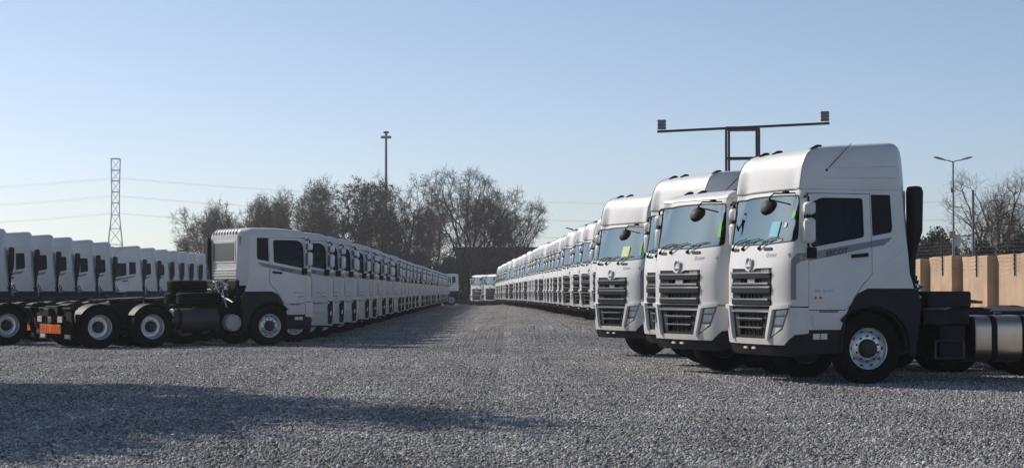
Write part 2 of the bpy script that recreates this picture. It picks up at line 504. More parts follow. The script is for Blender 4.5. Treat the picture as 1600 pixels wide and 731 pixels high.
for sg in (1, -1):
    mir = sg < 0
    mb = MB(); patch(mb, DOOR, [WIN], .004, .035, .08, mir)
    dr = add('door', mb, M['white'], 'door', 'cab')
    mb = MB(); patch(mb, WIN, [], -.006, .005, .15, mir)
    dr.subs.append(Part('door_window', mb.mesh('door_window', M['side']), 'side_window', 'glass'))
    mb = MB(); wi = [(ux(-.86) + (a - ux(-.86)) * .955, 2.37 + (b - 2.37) * .945) for a, b in WIN]
    patch(mb, WIN, [wi], .008, .016, .12, mir)
    dr.subs.append(Part('window_seal', mb.mesh('window_seal', M['black']), 'side_window', 'glass'))
    mb = MB(); patch(mb, [(ux(-1.07), 1.845), (ux(-1.33), 1.868), (ux(-1.33), 1.918), (ux(-1.07), 1.895)], [], .04, .04, .1, mir)
    dr.subs.append(Part('door_handle', mb.mesh('door_handle', M['black']), 'door', 'cab'))
    mb = MB(); patch(mb, round_poly([(ux(-1.05), 1.81), (ux(-1.33), 1.83), (ux(-1.33), 1.93), (ux(-1.05), 1.91)], .04), [], .007, .006, .1, mir)
    dr.subs.append(Part('handle_recess', mb.mesh('handle_recess', M['white']), 'door', 'cab'))
    st = [(UD + .008, 1.80), (ux(-1.40), 2.005), (ux(-1.40), 2.095), (UD + .008, 1.925)]
    mb = MB(); patch(mb, st, [], .0065, .004, .2, mir)
    dr.subs.append(Part('door_stripe', mb.mesh('door_stripe', M['decal']), 'door', 'cab'))
    mb = MB()
    if sg > 0: text_on_cab(mb, 'ESCOT', .115, ux(-.66), 1.86, .17, .011, bold=.004)
    else: text_on_cab(mb, 'ESCOT', .115, -ux(-1.10), 1.935, -.17, .011, bold=.004)
    dr.subs.append(Part('door_lettering', mb.mesh('door_lettering', M['decaltext'], smooth=False), 'door', 'cab'))
    mb = MB(); u0 = ux(-.47) if sg > 0 else -ux(-.75)
    text_on_cab(mb, 'GW 26 410', .062, u0, 1.345, 0, .01, bold=.001)
    dr.subs.append(Part('model_lettering', mb.mesh('model_lettering', M['chrome'], smooth=False), 'door', 'cab'))
    mb = MB(); patch(mb, [(ux(-.45), 1.42), (ux(-.60), 1.42), (ux(-.60), 1.485), (ux(-.45), 1.485)], [], .008, .005, .2, mir)
    dr.subs.append(Part('door_sticker', mb.mesh('door_sticker', M['reflector']), 'door', 'cab'))
    mb = MB(); patch(mb, [(ux(-.44), 1.225), (ux(-.61), 1.225), (ux(-.61), 1.305), (ux(-.44), 1.305)], [], .02, .02, .2, mir)
    mb.cur = 1
    for xx in (-.485, -.565): patch(mb, [(ux(xx + .02), 1.245), (ux(xx - .02), 1.245), (ux(xx - .02), 1.285), (ux(xx + .02), 1.285)], [], .026, .01, .2, mir)
    dr.subs.append(Part('side_repeater', mb.mesh('side_repeater', [M['lampwhite'], M['red']]), 'door', 'cab'))
    mb = MB(); patch(mb, FLANK, [QW], 0, .03, .08, mir)
    fl = add('side_panel', mb, M['white'], 'cab', 'cab')
    mb = MB(); patch(mb, QW, [], -.002, .01, .15, mir)
    fl.subs.append(Part('quarter_window', mb.mesh('quarter_window', M['darkglass']), 'cab', 'glass'))
    mb = MB(); patch(mb, [(ux(-1.412), 2.007), (ux(-1.60), 2.035), (ux(-1.69), 2.10), (ux(-1.74), 2.155), (ux(-1.412), 2.10)], [], .003, .003, .2, mir)
    fl.subs.append(Part('flank_stripe', mb.mesh('flank_stripe', M['decal']), 'cab', 'cab'))
    mb = MB(); patch(mb, [(ux(-.55), 1.055), (ux(-.85), 1.055), (ux(-.85), 1.073), (ux(-.55), 1.073)], [], .004, .01, .2, mir)
    fl.subs.append(Part('step_slot', mb.mesh('step_slot', M['black']), 'cab', 'cab'))
    mb = MB(); patch(mb, round_poly([(ux(-.45), .83), (ux(-.85), .83), (ux(-.91), 1.04), (ux(-.45), 1.04)], .04), [], .012, .016, .09, mir)
    fl.subs.append(Part('step_panel', mb.mesh('step_panel', M['white']), 'cab', 'cab'))
    mb = MB(); patch(mb, [(ux(-1.44), 1.605), (ux(-2.0), 1.63), (ux(-2.0), 1.645), (ux(-1.44), 1.62)], [], .006, .01, .2, mir)
    patch(mb, [(ux(-1.55), 1.70), (ux(-1.96), 1.98), (ux(-1.96), 1.995), (ux(-1.55), 1.715)], [], .006, .01, .2, mir)
    fl.subs.append(Part('flank_crease', mb.mesh('flank_crease', M['white']), 'cab', 'cab'))
    # grey bracket on the cab corner
    mb = MB(); patch(mb, [(UD - .27, 1.24), (UD - .19, 1.24), (UD - .19, 1.74), (UD - .13, 1.79), (UD - .004, 1.82), (UD - .004, 1.925), (UD - .19, 1.91), (UD - .27, 1.82)], [], .003, .003, .08, mir)
    add('corner_decal', mb, M['decal'], 'cab', 'cab')
    mb = MB(); patch(mb, [(UD - .30, 1.125), (UD + .002, 1.125), (UD + .002, 1.138), (UD - .30, 1.138)], [], -.012, .01, .2, mir)
    add('corner_gap', mb, M['black'], 'cab', 'cab')
    # wheel arch
    arch = [(ux(-.885), .47), (ux(-.91), .80), (ux(-.98), .985), (ux(-1.07), 1.18), (ux(-1.18), 1.315), (ux(-1.335), 1.385), (ux(-2.14), 1.385), (ux(-2.20), 1.15), (ux(-2.12), .40), (ux(-2.04), .40)]
    arc = [(ux(-1.37 + .655 * math.cos(t)), .52 + .63 * math.sin(t)) for t in np.linspace(R(172), R(42), 16)]
    arc.append((ux(-.885 + .02), .8)) if False else None
    inner = [(ux(-1.37 - .655), .55)] + arc + [(ux(-.905), .84), (ux(-.905), .8)]
    poly = arch + [(ux(-1.37 - .65), .50)] + arc + [(ux(-.97), .86), (ux(-.945), .75), (ux(-.93), .47)]
    mb = MB(); patch(mb, poly, [], .016, .06, .08, mir)
    s = sg
    rings = []
    for t in np.linspace(R(178), R(35), 14):
        rings.append([(-1.37 + r_ * math.cos(t), s * yy, .52 + r_ * math.sin(t)) for r_, yy in ((.60, 1.2), (.63, 1.2), (.63, .78), (.60, .78))])
    mb.loft(rings)
    add('wheel_arch', mb, M['plastic'], 'wheel_arch', 'chassis')
    # door mirrors: two white housings on a black bracket
    def mirror_box(z0, z1, x0, x1, y0, y1):
        mbx = MB(); rs = []
        zm = [z0, z0 + .02, z0 + .05, z1 - .05, z1 - .02, z1]; inset = [.035, .012, 0, 0, .012, .035]
        for zz, i in zip(zm, inset):
            x0_, x1_, y0_, y1_ = x0 + i, x1 - i, y0 + i, y1 - i
            rs.append([(x0_ + .0, s * (y0_ + .02), zz), (x0_, s * (y1_ - .02), zz), (x0_ + .015, s * y1_, zz), (x1_ - .05, s * y1_, zz), (x1_, s * (y1_ - .05), zz), (x1_, s * (y0_ + .04), zz), (x1_ - .03, s * y0_, zz), (x0_ + .02, s * y0_, zz)])
        mbx.loft(rs); return mbx
    mb = MB()
    mb.tube([(-.36, s * 1.17, 2.73), (-.34, s * 1.28, 2.76), (-.33, s * 1.36, 2.72), (-.33, s * 1.37, 2.4), (-.33, s * 1.36, 2.02), (-.38, s * 1.28, 1.95), (-.42, s * 1.245, 1.93)], .018, 6)
    mb.box(-.50, -.36, min(s * 1.24, s * 1.29), max(s * 1.24, s * 1.29), 1.84, 2.0, .012)
    mb.box(-.38, -.28, min(s * 1.30, s * 1.40), max(s * 1.30, s * 1.40), 2.42, 2.475, .012)
    mi = add('door_mirror', mb, M['black'], 'door_mirror', 'cab')
    mi.subs.append(Part('mirror_housing', mirror_box(2.055, 2.425, -.41, -.26, 1.28, 1.445).mesh('mirror_housing', M['white']), 'door_mirror', 'cab'))
    mi.subs.append(Part('wide_angle_housing', mirror_box(2.465, 2.655, -.41, -.26, 1.28, 1.45).mesh('wide_angle_housing', M['white']), 'door_mirror', 'cab'))
    mb = MB()
    for (a, b) in ((2.085, 2.395), (2.49, 2.64)): mb.box(-.414, -.408, min(s * 1.30, s * 1.43), max(s * 1.30, s * 1.43), a, b, .002)
    mi.subs.append(Part('mirror_glass', mb.mesh('mirror_glass', M['chrome']), 'door_mirror', 'cab'))

# round close-view mirror hung over the near corner of the windscreen
mb = MB()
mb.lathe([(0, .06), (.07, .055), (.12, .03), (.14, -.01), (.138, -.03), (0, -.035)], 18, (0, 0, 0), 'z')
_rm = Euler((R(-18), R(52), 0)).to_matrix()
mb.v = [tuple(_rm @ Vector(q) + Vector((.05, .80, 2.60))) for q in mb.v]
mb.tube([P(.98, 2.80) + Vector((.01, 0, 0)), (.0, .88, 2.79), (.045, .84, 2.73), (.04, .81, 2.62)], .014, 6)
mb.tube([(.04, .83, 2.70), (-.05, 1.02, 2.66), (-.16, 1.13, 2.62)], .012, 6)
mb.box(-.22, -.14, .86, .96, 2.785, 2.83, .01)
add('close_view_mirror', mb, M['black'], 'close_view_mirror', 'cab')
# wipers
for (a, tip) in ((-.88, -.98), (-.38, -.62), (.24, -.02)):
    mb = MB()
    pts = [P(a + (tip + .62 - a) * k / 4 + 0 * k, 1.985 + .14 * (k / 4) ** 1.2) + Vector((.035, 0, 0)) for k in range(5)]
    b0 = P(a, 2.0) + Vector((.03, 0, 0))
    arm = [b0, P(a + .18, 2.085) + Vector((.04, 0, 0)), P(a + .32, 2.125) + Vector((.035, 0, 0))]
    mb.tube(arm, .011, 5, .006)
    mb.tube([P(a + .06, 2.095) + Vector((.02, 0, 0)), P(a + .32, 2.125) + Vector((.026, 0, 0)), P(a + .58, 2.15) + Vector((.022, 0, 0))], .009, 5)
    mb.lathe([(.03, -.01), (.03, .02), (.018, .035), (0, .036)], 10, b0 - Vector((.03, 0, 0)), 'x')
    add('wiper', mb, M['black'], 'wiper', 'glass')
mb = MB()
for a in (-.70, .52):
    mb = MB(); patch(mb, round_poly([(a - .12, 1.965), (a + .14, 1.965), (a + .14, 2.005), (a - .12, 2.005)], .015), [], .012, .03, .1)
    add('grab_step', mb, M['black'], 'wiper', 'cab')

# cab rear wall with ribs and a window, angled rear corners
mb = MB()
for s in (1, -1):
    pl = [(-1.925, s * 1.19), (-2.13, s * .88), (-2.105, s * .865), (-1.905, s * 1.165)]
    lo = [(x - .08, y * 1.03, 1.55) for x, y in pl]; hi = [(x, y * .975, 2.86) for x, y in pl]
    mb.loft([lo, hi])
mb.box(-2.15, -2.115, -.875, .875, 1.72, 2.86, .01)
rw = add('rear_wall', mb, M['white'], 'cab', 'cab')
for z in (1.80, 1.87, 1.94):
    mbx = MB(); mbx.box(-2.168, -2.146, -.82, .82, z, z + .04, .008)
    rw.subs.append(Part('wall_rib', mbx.mesh('wall_rib', M['white']), 'cab', 'cab'))
mbx = MB(); mbx.box(-2.162, -2.146, -.76, .76, 2.14, 2.72, .008)
rw.subs.append(Part('window_frame', mbx.mesh('window_frame', M['white']), 'cab', 'cab'))
mbx = MB(); mbx.box(-2.172, -2.158, -.68, .68, 2.20, 2.66, .004)
rw.subs.append(Part('rear_window', mbx.mesh('rear_window', mat('film_covered_glass', (.16, .155, .15), .35)), 'cab', 'cab'))

# cab inside
mb = MB()
mb.box(-2.1, -.15, -1.12, 1.12, 1.12, 1.3, .02)
mb.box(-2.11, -2.03, -.95, .95, 1.3, 2.82, .02)
mb.box(-2.04, -1.6, -1.0, 1.0, 1.3, 1.72, .04)
add('cab_floor', mb, M['trim'], 'interior', 'cab')
mb = MB()
dash = [(-.22, 1.3), (-.14, 1.9), (-.20, 1.985), (-.42, 2.02), (-.62, 1.97), (-.60, 1.75), (-.5, 1.3)]
mb.prism(dash, -1.1, 1.1)
add('dashboard', mb, M['trim'], 'interior', 'cab')
for s in (1, -1):
    mb = MB()
    mb.box(-1.35, -.85, s * .62 - .26, s * .62 + .26, 1.3, 1.72, .06)
    rs = []
    for zz, x, h in ((1.66, -1.32, .25), (1.9, -1.37, .26), (2.25, -1.44, .23), (2.35, -1.46, .15), (2.36, -1.46, .13), (2.55, -1.5, .13), (2.58, -1.5, .10)):
        rs.append([(x - .07, s * .62 - h, zz), (x + .07, s * .62 - h + .03, zz), (x + .07, s * .62 + h - .03, zz), (x - .07, s * .62 + h, zz)])
    mb.loft(rs)
    add('seat', mb, M['seat'] if s > 0 else M['wrap'], 'interior', 'cab')
mb = MB()
rings = []
for k in range(18):
    t = 2 * math.pi * k / 18
    c, s_ = math.cos(t), math.sin(t)
    rr = [(.225 + .016 * math.cos(q), .016 * math.sin(q)) for q in np.linspace(0, 2 * math.pi, 6)[:-1]]
    rings.append([(-.70 + (-.5 * r_ * s_) + .86 * a, -.62 + r_ * c, 2.03 + .86 * r_ * s_ + .5 * a) for r_, a in rr])
rings.append(rings[0]); mb.loft(rings, True, False, False)
mb.tube([(-.70, -.84, 2.03), (-.66, -.62, 2.01), (-.70, -.40, 2.03)], .022, 6)
mb.tube([(-.68, -.62, 2.01), (-.52, -.62, 1.86)], .04, 6)
add('steering_wheel', mb, M['black'], 'interior', 'cab')

# wheels ---------------------------------------------------------------
def tyre_mesh():
    mb = MB()
    pr = [(.295, -.115), (.33, -.145), (.42, -.158), (.485, -.15), (.512, -.135), (.52, -.115)]
    for g in (-.06, 0.0, .06):
        pr += [(.522, g - .014), (.508, g - .008), (.508, g + .008), (.522, g + .014)]
    pr += [(.52, .115), (.512, .135), (.485, .15), (.42, .158), (.33, .145), (.295, .115)]
    mb.lathe(pr + pr[:1], 40, caps=False)
    return mb
TYRE = tyre_mesh().mesh('tyre', M['rubber'], 40)
mb = MB()
mb.lathe([(.27, -.10), (.30, -.11), (.30, .112), (.31, .12), (.305, .128), (.29, .122), (.272, .09), (.262, .06), (.25, .055), (.235, .07), (.21, .085), (.15, .088), (.0, .09)], 40)
FRIM = mb.mesh('front_rim', M['steel'])
mb = MB()
mb.lathe([(.27, -.10), (.30, -.11), (.30, .112), (.31, .12), (.305, .13), (.29, .122), (.275, .06), (.262, -.03), (.25, -.05), (.205, -.06), (.0, -.06)], 40)
RRIM = mb.mesh('rear_rim', M['steel'])
mb = MB(); mb.lathe([(.142, .085), (.140, .13), (.125, .15), (.09, .155), (.085, .165), (0, .168)], 24)
mb.lathe([(.285, -.14), (.285, -.10), (.0, -.10)], 24); FHUB = mb.mesh('hub', M['hub'])
mb = MB(); mb.lathe([(.145, -.06), (.14, .03), (.125, .06), (.10, .07), (.095, .10), (0, .105)], 24)
mb.lathe([(.27, -.14), (.27, -.10), (.0, -.10)], 24); RHUB = mb.mesh('hub', M['hub'])
mb = MB()
for k in range(10):
    t = 2 * math.pi * (k + .5) / 10
    mb.lathe([(.017, .08), (.017, .105), (.011, .115), (0, .116)], 6, (.182 * math.cos(t), 0, .182 * math.sin(t)))
FNUT = mb.mesh('wheel_nuts', M['oily'])
mb = MB()
for k in range(10):
    t = 2 * math.pi * k / 10
    mb.lathe([(.026, .052), (.026, .063), (0, .0635)], 10, (.243 * math.cos(t), 0, .243 * math.sin(t)))
FHOLE = mb.mesh('hand_holes', M['black'])
mb = MB(); mb.lathe([(.205, -.058), (.205, -.045), (.198, -.035), (.15, -.035), (.145, -.04)], 30)
for k in range(10):
    t = 2 * math.pi * k / 10
    mb.lathe([(.02, -.04), (.02, .0), (.012, .012), (0, .013)], 6, (.176 * math.cos(t), 0, .176 * math.sin(t)))
RNUT = mb.mesh('wheel_nuts', M['silver'])
def front_wheel(x, s):
    rot = (0, 0, 0) if s > 0 else (0, 0, math.pi)
    return Part('front_wheel', FRIM, 'front_wheel', 'wheels', (x, s * 1.06, .52), rot,
                [Part('tyre', TYRE, 'front_wheel', 'wheels'), Part('hub', FHUB, 'front_wheel', 'wheels'), Part('wheel_nuts', FNUT, 'front_wheel', 'wheels'), Part('hand_holes', FHOLE, 'front_wheel', 'wheels')])
def rear_wheel(x, s):
    rot = (0, 0, 0) if s > 0 else (0, 0, math.pi)
    return Part('rear_wheel', RRIM, 'rear_wheel', 'wheels', (x, s * 1.08, .52), rot,
                [Part('tyre', TYRE, 'rear_wheel', 'wheels'), Part('inner_tyre', TYRE, 'rear_wheel', 'wheels', (0, -.335, 0)), Part('hub', RHUB, 'rear_wheel', 'wheels'), Part('wheel_nuts', RNUT, 'rear_wheel', 'wheels')])

# chassis -------------------------------------------------------------
def chassis(wb):
    L = []
    A1 = -1.37 - wb; A2 = A1 - 1.37; END = A2 - .82
    def put(name, mb, m, mid='chassis', far='chassis', **k):
        p = Part(name, mb.mesh(name, m), mid, far, **k); L.append(p); return p
    for s in (1, -1):
        mb = MB(); y0 = s * .43
        for (a, b, c, d) in ((-.012, .012, .79, 1.05), (-.07 if s > 0 else 0, 0 if s > 0 else .07, 1.038, 1.05), (-.07 if s > 0 else 0, 0 if s > 0 else .07, .79, .802)):
            mb.box(END + .05, -.6, y0 + a, y0 + b, c, d, .003)
        put('frame_rail', mb, M['frame'])
    mb = MB()
    for x in (-2.9, A1 + .75, (A1 + A2) / 2, A2 - .45): mb.box(x - .05, x + .05, -.42, .42, .82, 1.02, .01)
    put('cross_member', mb, M['frame'])
    mb = MB()
    mb.box(-1.55, -.55, -.38, .38, .62, 1.12, .05); mb.box(-2.75, -1.5, -.26, .26, .55, 1.05, .08); mb.box(-2.15, -1.3, -.4, .4, 1.0, 1.14, .05)
    mb.box(-.9, -.25, -.55, .55, .5, 1.1, .06)
    put('engine', mb, M['frame'])
    mb = MB(); mb.tube([(-1.37, -.95, .5), (-1.37, -.6, .44), (-1.37, .6, .44), (-1.37, .95, .5)], .07, 8)
    put('front_axle', mb, M['frame'])
    for A in (A1, A2):
        mb = MB(); mb.tube([(A, -.9, .52), (A, .9, .52)], .12, 10); mb.lathe([(.05, -.3), (.22, -.2), (.26, 0), (.22, .2), (.05, .3)], 14, (A, 0, .52), 'x')
        put('rear_axle', mb, M['frame'])
    mb = MB()
    for s in (1, -1):
        pts = [(A1 + .15, s * .5, .50), ((A1 + A2) / 2, s * .5, .72), (A2 - .15, s * .5, .50)]
        mb.tube(pts, .06, 6); mb.box((A1 + A2) / 2 - .16, (A1 + A2) / 2 + .16, s * .5 - .1, s * .5 + .1, .6, .84, .03)
    put('leaf_spring', mb, M['frame'])
    mb = MB(); mb.tube([(-2.7, 0, .72), (A1 + .2, 0, .56)], .06, 8)
    put('propeller_shaft', mb, M['oily'])
    # fifth wheel
    xc = (A1 + A2) / 2 + .32
    mb = MB(); o = []
    for t in np.linspace(R(25), R(335), 22): o.append((xc + .10 + .50 * math.cos(t), .47 * math.sin(t)))
    tail = [(xc - .80, -.30), (xc - .82, -.16), (xc - .40, -.05), (xc - .40, .05), (xc - .82, .16), (xc - .80, .30)]
    left = [p for p in o if True]
    poly = [(xc + .52, .22)] + [(xc + .10 + .50 * math.cos(t), .47 * math.sin(t)) for t in np.linspace(R(30), R(150), 9)] + [(xc - .62, .36), (xc - .80, .31), (xc - .82, .15), (xc - .38, .05), (xc - .38, -.05), (xc - .82, -.15), (xc - .80, -.31), (xc - .62, -.36)] + [(xc + .10 + .50 * math.cos(t), .47 * math.sin(t)) for t in np.linspace(R(210), R(330), 9)] + [(xc + .52, -.22)]
    def zz(x): return 1.23 + .05 * (x - xc)
    mb.loft([[(x, y, zz(x) - .045) for x, y in poly], [(x, y, zz(x)) for x, y in poly]])
    fw = put('fifth_wheel', mb, M['oily'], 'fifth_wheel', 'chassis')
    mbx = MB()
    for s in (1, -1): mbx.box(xc - .18, xc + .18, s * .42 - .06, s * .42 + .06, 1.05, 1.19, .02)
    mbx.box(xc - .35, xc + .35, -.5, .5, 1.045, 1.075, .01)
    fw.subs.append(Part('mounting_plate', mbx.mesh('mounting_plate', M['frame']), 'fifth_wheel', 'chassis'))
    # mudguards
    for A in (A1, A2):
        for s in (1, -1):
            mb = MB(); rings = []
            lo, hi = (R(20), R(150)) if A == A1 else (R(35), R(172))
            for t in np.linspace(lo, hi, 13):
                rings.append([(A + r_ * math.cos(t), s * yy, .52 + r_ * .98 * math.sin(t)) for r_, yy in ((.575, 1.25), (.59, 1.25), (.59, .60), (.575, .60))])
            mb.loft(rings)
            put('mudguard', mb, M['plastic'], 'mudguard', 'chassis')
    # tail
    mb = MB(); mb.box(END - .02, END + .06, -.48, .48, .80, 1.04, .01); mb.box(END - .16, END - .02, -.20, .20, .78, .98, .02)
    put('tail_member', mb, M['frame'], 'tail', 'chassis')
    mb = MB(); mb.box(END - .05, END - .025, -.78, .78, .36, .58, .006)
    bd = put('marker_board', mb, M['orange'], 'marker_board', 'chassis')
    mbx = MB()
    for k in range(-5, 6):
        if k == 0: continue
        y = k * .14; sh = .05 if k > 0 else -.05
        pl = [(y - .03 - sh, .375), (y + .03 - sh, .375), (y + .03 + sh, .565), (y - .03 + sh, .565)]
        pl = [(max(-.77, min(.77, a)), b) for a, b in pl]
        mbx.prism(pl, END - .054, END - .049, 'yz')
    bd.subs.append(Part('chevron', mbx.mesh('chevron', M['orange2']), 'marker_board', 'chassis'))
    mb = MB()
    for s in (1, -1): mb.tube([(END, s * .4, .8), (END - .02, s * .4, .5)], .025, 6)
    put('board_bracket', mb, M['frame'], 'tail', 'chassis')
    for s in (1, -1):
        mb = MB(); mb.box(END - .06, END + .03, s * .78 - .21, s * .78 + .21, .62, .79, .015)
        tl = put('tail_light', mb, M['black'], 'tail_light', 'chassis')
        mbx = MB(); mbx.box(END - .075, END - .055, s * .78 - .19, s * .78 + .13, .635, .775, .006)
        tl.subs.append(Part('lamp_lens', mbx.mesh('lamp_lens', M['lampwhite']), 'tail_light', 'chassis'))
        mbx = MB(); mbx.box(END - .072, END - .056, s * .78 + .14, s * .78 + .19, .64, .77, .006)
        tl.subs.append(Part('red_lens', mbx.mesh('red_lens', M['red']), 'tail_light', 'chassis'))
        mb = MB(); mb.box(END + .08, END + .10, s * .93 - .30, s * .93 + .30, .20, .95, .004)
        fl = put('mudflap', mb, M['rubber'], 'mudflap', 'chassis')
        mbx = MB(); mbx.box(END + .07, END + .082, s * .93 - .18, s * .93 + .18, .24, .34, .003)
        fl.subs.append(Part('flap_plate', mbx.mesh('flap_plate', M['silver']), 'mudflap', 'chassis'))
        mb = MB(); mb.box(END + .05, END + .25, s * .93 - .3, s * .93 + .3, .95, 1.0, .01)
        put('flap_bracket', mb, M['frame'], 'tail', 'chassis')
    # left flank: deck box, battery box, polished tank; right flank: black tank, round cap
    mb = MB(); mb.box(-3.12, -2.40, .30, 1.10, 1.12, 1.36, .02)
    put('deck_box', mb, M['plastic'], 'chassis')
    mb = MB(); mb.box(-3.08, -2.32, .50, 1.12, .855, 1.08, .02); mb.box(-3.02, -2.6, .50, 1.10, .32, .862, .02)
    put('battery_box', mb, M['frame'], 'battery_box')
    mb = MB()
    fr_ = [(-2.95, .36), (-2.48, .36), (-2.48, .62), (-2.95, .62)]
    for i in range(4):
        a, b = fr_[i], fr_[(i + 1) % 4]; mb.tube([(a[0], 1.16, a[1]), (b[0], 1.16, b[1])], .018, 6)
    put('step_frame', mb, M['oily'], 'battery_box')
    tl0 = max(A1 + .58, -4.25) if wb > 3.5 else A1 + .6
    def tank(s, xa, xb, m, name):
        prof = round_poly([(.50, .30), (1.20, .30), (1.20, 1.0), (.50, 1.0)], .2, 6) if s > 0 else [(.85 + .27 * math.cos(t), .70 + .27 * math.sin(t)) for t in np.linspace(0, 2 * math.pi, 28)[:-1]]
        mb = MB(); rs = []
        for x, k in ((xa, .90), (xa + .012, .965), (xa + .035, 1.0), (xb - .035, 1.0), (xb - .012, .965), (xb, .90)):
            rs.append([(x, s * (.85 + (y - .85) * k), .65 + (z - .65) * k) for y, z in prof])
        mb.loft(rs); p = put(name, mb, m, 'fuel_tank')
        for xs in ((xa + (xb - xa) * .25, xa + (xb - xa) * .72) if s > 0 else (xa + .16,)):
            mbx = MB(); pr2 = [(.85 + (y - .85) * 1.012, (.65 if s > 0 else .70) + (z - (.65 if s > 0 else .70)) * 1.012) for y, z in prof]
            mbx.loft([[(xs - .05, s * y, z) for y, z in pr2], [(xs + .05, s * y, z) for y, z in pr2]])
            p.subs.append(Part('tank_strap', mbx.mesh('tank_strap', M['black']), 'fuel_tank', 'chassis'))
        mbx = MB(); mbx.lathe([(.055, 0), (.055, .04), (.04, .05), (0, .05)], 12, ((xa + xb) / 2, s * .87, .998 if s > 0 else .965), 'z')
        p.subs.append(Part('filler_cap', mbx.mesh('filler_cap', M['oily']), 'fuel_tank', 'chassis'))
    tank(1, tl0, -3.14, M['alu'], 'fuel_tank')
    tank(-1, max(A1 + .6, -3.95), -2.72, mat('tank_paint_%d' % int(wb * 10), (.03, .03, .032), .5, col2=(.05, .047, .04), scale=3), 'fuel_tank')
    mb = MB(); mb.lathe([(.20, -.30), (.215, -.28), (.215, .0), (.205, .015), (0, .02)], 24, (-2.36, -1.14, .60), 'y', -1)
    sc = put('silencer_cap', mb, mat('pale_grey_cap_%d' % int(wb * 10), (.42, .43, .44), .5, metal=.2), 'battery_box')
    mbx = MB()
    for k in range(5):
        t = 2 * math.pi * k / 5 + .5
        mbx.lathe([(.014, 0), (.014, .012), (0, .013)], 6, (-2.36 + .17 * math.cos(t), -1.155, .60 + .17 * math.sin(t)), 'y', -1)
    sc.subs.append(Part('cap_bolts', mbx.mesh('cap_bolts', M['black']), 'battery_box', 'chassis'))
    # hoses and pipes behind the cab
    rr = random.Random(5)
    mb = MB()
    for k in range(44):
        y = rr.uniform(-.95, .8); x = rr.uniform(-2.44, -2.18); z = rr.uniform(1.15, 1.45)
        mb.cur = rr.choice([0, 0, 0, 1, 1, 2])
        pts = [(x, y, z), (x - rr.uniform(.02, .15), y + rr.uniform(-.2, .2), z + rr.uniform(.1, .25)), (x + rr.uniform(-.1, .1), y + rr.uniform(-.35, .35), z + rr.uniform(-.15, .3)), (x + rr.uniform(-.1, .1), y + rr.uniform(-.4, .4), z + rr.uniform(-.25, .15))]
        mb.tube(pts, rr.uniform(.014, .03), 5)
    for k in range(12):
        y = rr.uniform(-.8, .7); x = rr.uniform(-2.45, -2.25); z = rr.uniform(1.2, 1.6); mb.cur = rr.choice([0, 1, 1])
        q = rr.uniform(.03, .08); mb.box(x - q, x + q, y - q, y + q, z - q, z + q, .012)
    put('hoses', mb, [M['black'], M['steel'], M['blue']], 'hoses', 'chassis')
    mb = MB(); mb.box(-2.24, -1.2, -1.0, 1.0, 1.15, 1.70, .03)
    put('engine_cover', mb, M['black'], 'chassis')
    # air intake up the left rear corner
    mb = MB()
    kk = 1.0 if wb > 3.5 else .62
    def rr4(cx, cy, a, b, z):
        cy -= (1 - kk) * .25; a *= kk; b *= kk; z = 1.3 + (z - 1.3) * (1 if kk == 1 else .93); cx += (1 - kk) * .06
        return [(cx + p[0], cy + p[1], z) for p in round_poly([(-a, -b), (a, -b), (a, b), (-a, b)], min(a, b) * .5, 3)]
    mb.loft([rr4(-2.20, .93, .038, .08, 1.30), rr4(-2.205, .94, .04, .09, 1.9), rr4(-2.23, .96, .065, .11, 2.12), rr4(-2.24, .98, .08, .13, 2.25), rr4(-2.245, .98, .085, .14, 2.84), rr4(-2.24, .98, .07, .12, 2.91), rr4(-2.235, .98, .04, .09, 2.925)])
    ai = put('air_intake', mb, M['plastic'], 'air_intake', 'chassis')
    for s in (1, -1):
        L.append(front_wheel(-1.37, s)); L.append(rear_wheel(A1, s)); L.append(rear_wheel(A2, s))
    return L

